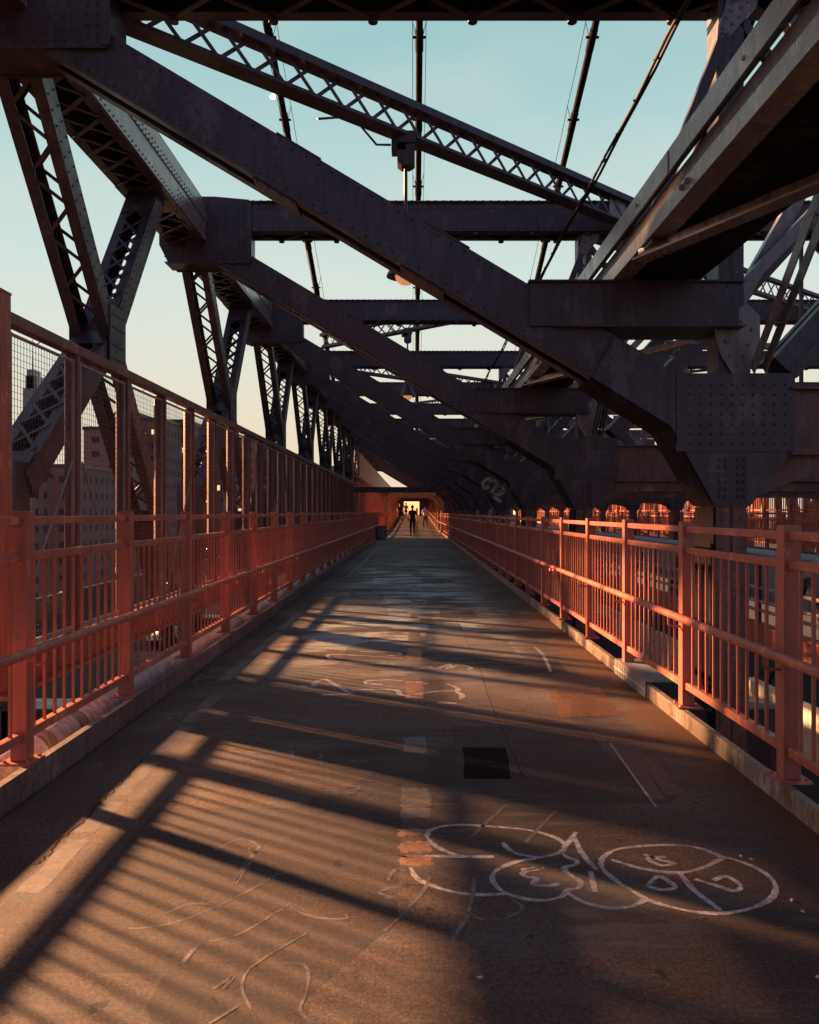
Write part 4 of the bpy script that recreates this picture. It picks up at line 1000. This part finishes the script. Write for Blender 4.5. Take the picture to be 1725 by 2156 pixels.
# unseen blockers added left of the frame to shade the bridge
def off(dist, p): return (-.829*dist+.559*p, .559*dist+.829*p)
x, y = off(30, 4.75)
PLACE_SCREEN = 1
t = thing('sun_blocker_gantry', 'wide added sun blocker in the form of a gantry, out of view at left', 'sun blocker', (x,y,-36)); t.rotation_euler = (0,0,math.atan2(.829,.559))  # added to block the sun; upright and panels shape the shade
mb = MB(); mb.box(-.72,.72,-.3,.3,0,49.5); mb.build('blocker_mast', M['steel'], t)
mb = MB(); mb.box(.72,5.2,-.12,.12,45.55,48.1); mb.box(-1.66,-.72,-.12,.12,44.35,48.1); mb.build('blocker_panel', M['galv'], t)
x, y = off(84, 24.6)
t = thing('sun_blocker_tower', 'tall added sun blocker in the form of a brick tower, out of view at left', 'building', (x,y,-36), None, -math.atan2(.559,.829)+PI/2)  # added block, placed to keep the sun off the middle stretch
t.rotation_euler = (0,0,math.atan2(.829,.559))
mb = MB(); mb.box(-14.5,14.5,-5,5,0,85); mb.build('wall', M['brick_block'], t); mb = MB(); mb.box(-14.8,14.8,-5.3,5.3,85,86); mb.build('roof', M['steel'], t)
mb = MB(); mb.box(-3.06,-3.03,-5,5.75,1.40,2.9); mb.box(-3.06,-3.03,-5,5.75,1.14,1.36)
for k in range(2): mb.box(-3.03,-2.95,-4.9+k*2.3,-4.8+k*2.3,-.3,2.95)
tag(mb.build('sun_blocker_screen', M['orange']), 'solid added sheet blocking the sun at the left fence, out of view', 'screen')  # added sheet that keeps sun off the near right of the path
# trees below the bridge
def tree(x, y, h, label):
    t = thing('street_tree', label, 'tree', (x,y,-36), 'trees below the bridge')
    mb = MB(); mb.tube([(0,0,0),(.3,.2,h*.35),(.1,.4,h*.6)], [.5,.35,.2], 8)
    for k in range(5): a = k*1.3; mb.tube([(.2,.3,h*.4),(2.4*math.cos(a),2.4*math.sin(a),h*.7)], [.2,.08], 6)
    mb.build('trunk', M['bark'], t)
    mb = MB()
    for k in range(900):
        c_ = Vector((random.gauss(0,2.2), random.gauss(0,2.2), h*.72+random.gauss(0,h*.13))); u = Vector((random.gauss(0,1),random.gauss(0,1),random.gauss(0,1))).normalized()*.45; w_ = u.orthogonal().normalized()*.35
        mb.add([c_-u, c_+w_, c_+u, c_-w_], [(0,1,2,3)])
    mb.build('crown', M['leaf'], t)
tree(-38,70,24,'dark leafy tree low beyond the left roadway'); tree(-30,95,26,'dark leafy tree farther off beyond the left roadway'); tree(-56,110,25,'leafy tree between the brown blocks and the bridge')
tree(-24,62,20,'smaller leafy tree near the left roadway parapet')

# ------------------------------------------------------------------ light, sky, camera
AZ = math.radians(56); EL = math.radians(16.5)     # the sun stands 56 degrees left of the view
d = Vector((-math.sin(AZ)*math.cos(EL), math.cos(AZ)*math.cos(EL), math.sin(EL)))
sun = bpy.data.lights.new('sun', 'SUN'); sun.energy = 5; sun.angle = math.radians(2.2); sun.color = (1.0,.49,.23)
so = bpy.data.objects.new('sun', sun); COL.objects.link(so); so.rotation_euler = (-d).to_track_quat('-Z', 'Y').to_euler()
w = bpy.data.worlds.new('World'); bpy.context.scene.world = w; w.use_nodes = True; nt = w.node_tree
bg = nt.nodes['Background']; sky = N(nt, 'ShaderNodeTexSky', sky_type='NISHITA'); sky.sun_disc = False
sky.sun_elevation = EL; sky.sun_rotation = -AZ; sky.air_density = 1.2; sky.dust_density = 2.5; sky.ozone_density = 1.2; sky.altitude = 10
EXPO = 2.2
tc = N(nt, 'ShaderNodeTexCoord'); vm = N(nt, 'ShaderNodeVectorMath', operation='DOT_PRODUCT'); vm.inputs[1].default_value = (-.08,.96,.26); nt.links.new(tc.outputs['Generated'], vm.inputs[0])
mr = N(nt, 'ShaderNodeMapRange', interpolation_type='SMOOTHSTEP'); mr.inputs[1].default_value = .45; mr.inputs[2].default_value = .84; nt.links.new(vm.outputs['Value'], mr.inputs[0])
sp_ = N(nt, 'ShaderNodeSeparateXYZ'); nt.links.new(tc.outputs['Generated'], sp_.inputs[0])
def lin(r, g, b_): return tuple(((v/255+.055)/1.055)**2.4 for v in (r, g, b_))
glow = ramp(nt, sp_.outputs[2], [(0, lin(247,216,186)), (.09, lin(238,222,196)), (.17, lin(228,228,212)), (.27, lin(212,227,221)), (.39, lin(185,215,214)), (.52, lin(156,199,202))])
dim = mix(nt, 1.0, sky.outputs[0], (.52,.42,.56), 'MULTIPLY')
cl = N(nt, 'ShaderNodeTexNoise'); cl.inputs['Scale'].default_value = 3.2; cl.inputs['Detail'].default_value = 7; cmp_ = N(nt, 'ShaderNodeMapping'); cmp_.inputs['Scale'].default_value = (1,1,3.5); nt.links.new(tc.outputs['Generated'], cmp_.inputs[0]); nt.links.new(cmp_.outputs[0], cl.inputs['Vector'])
glow = mix(nt, ramp(nt, cl.outputs['Fac'], [(.42,0),(.75,.28)]), glow, lin(232,228,218))
gl = mix(nt, 1.0, glow, (1/.05/2**EXPO,)*3, 'MULTIPLY')
nt.links.new(mix(nt, mr.outputs[0], dim, gl), bg.inputs['Color']); bg.inputs['Strength'].default_value = .05
sc_ = bpy.context.scene
sc_.view_settings.view_transform = 'Standard'; sc_.view_settings.look = 'None'; sc_.view_settings.gamma = 1; sc_.view_settings.exposure = EXPO
cam = bpy.data.cameras.new('camera'); co = bpy.data.objects.new('camera', cam); COL.objects.link(co)
co.location = (0,0,H); co.rotation_euler = (PI/2,0,0); cam.sensor_fit = 'HORIZONTAL'; cam.sensor_width = 36; cam.lens = 36*F/1725; cam.shift_x = -9.5/1725
cam.clip_start = .05; cam.clip_end = 20000
sc_.camera = co
sc_.cycles.max_bounces = 6; sc_.cycles.diffuse_bounces = 3
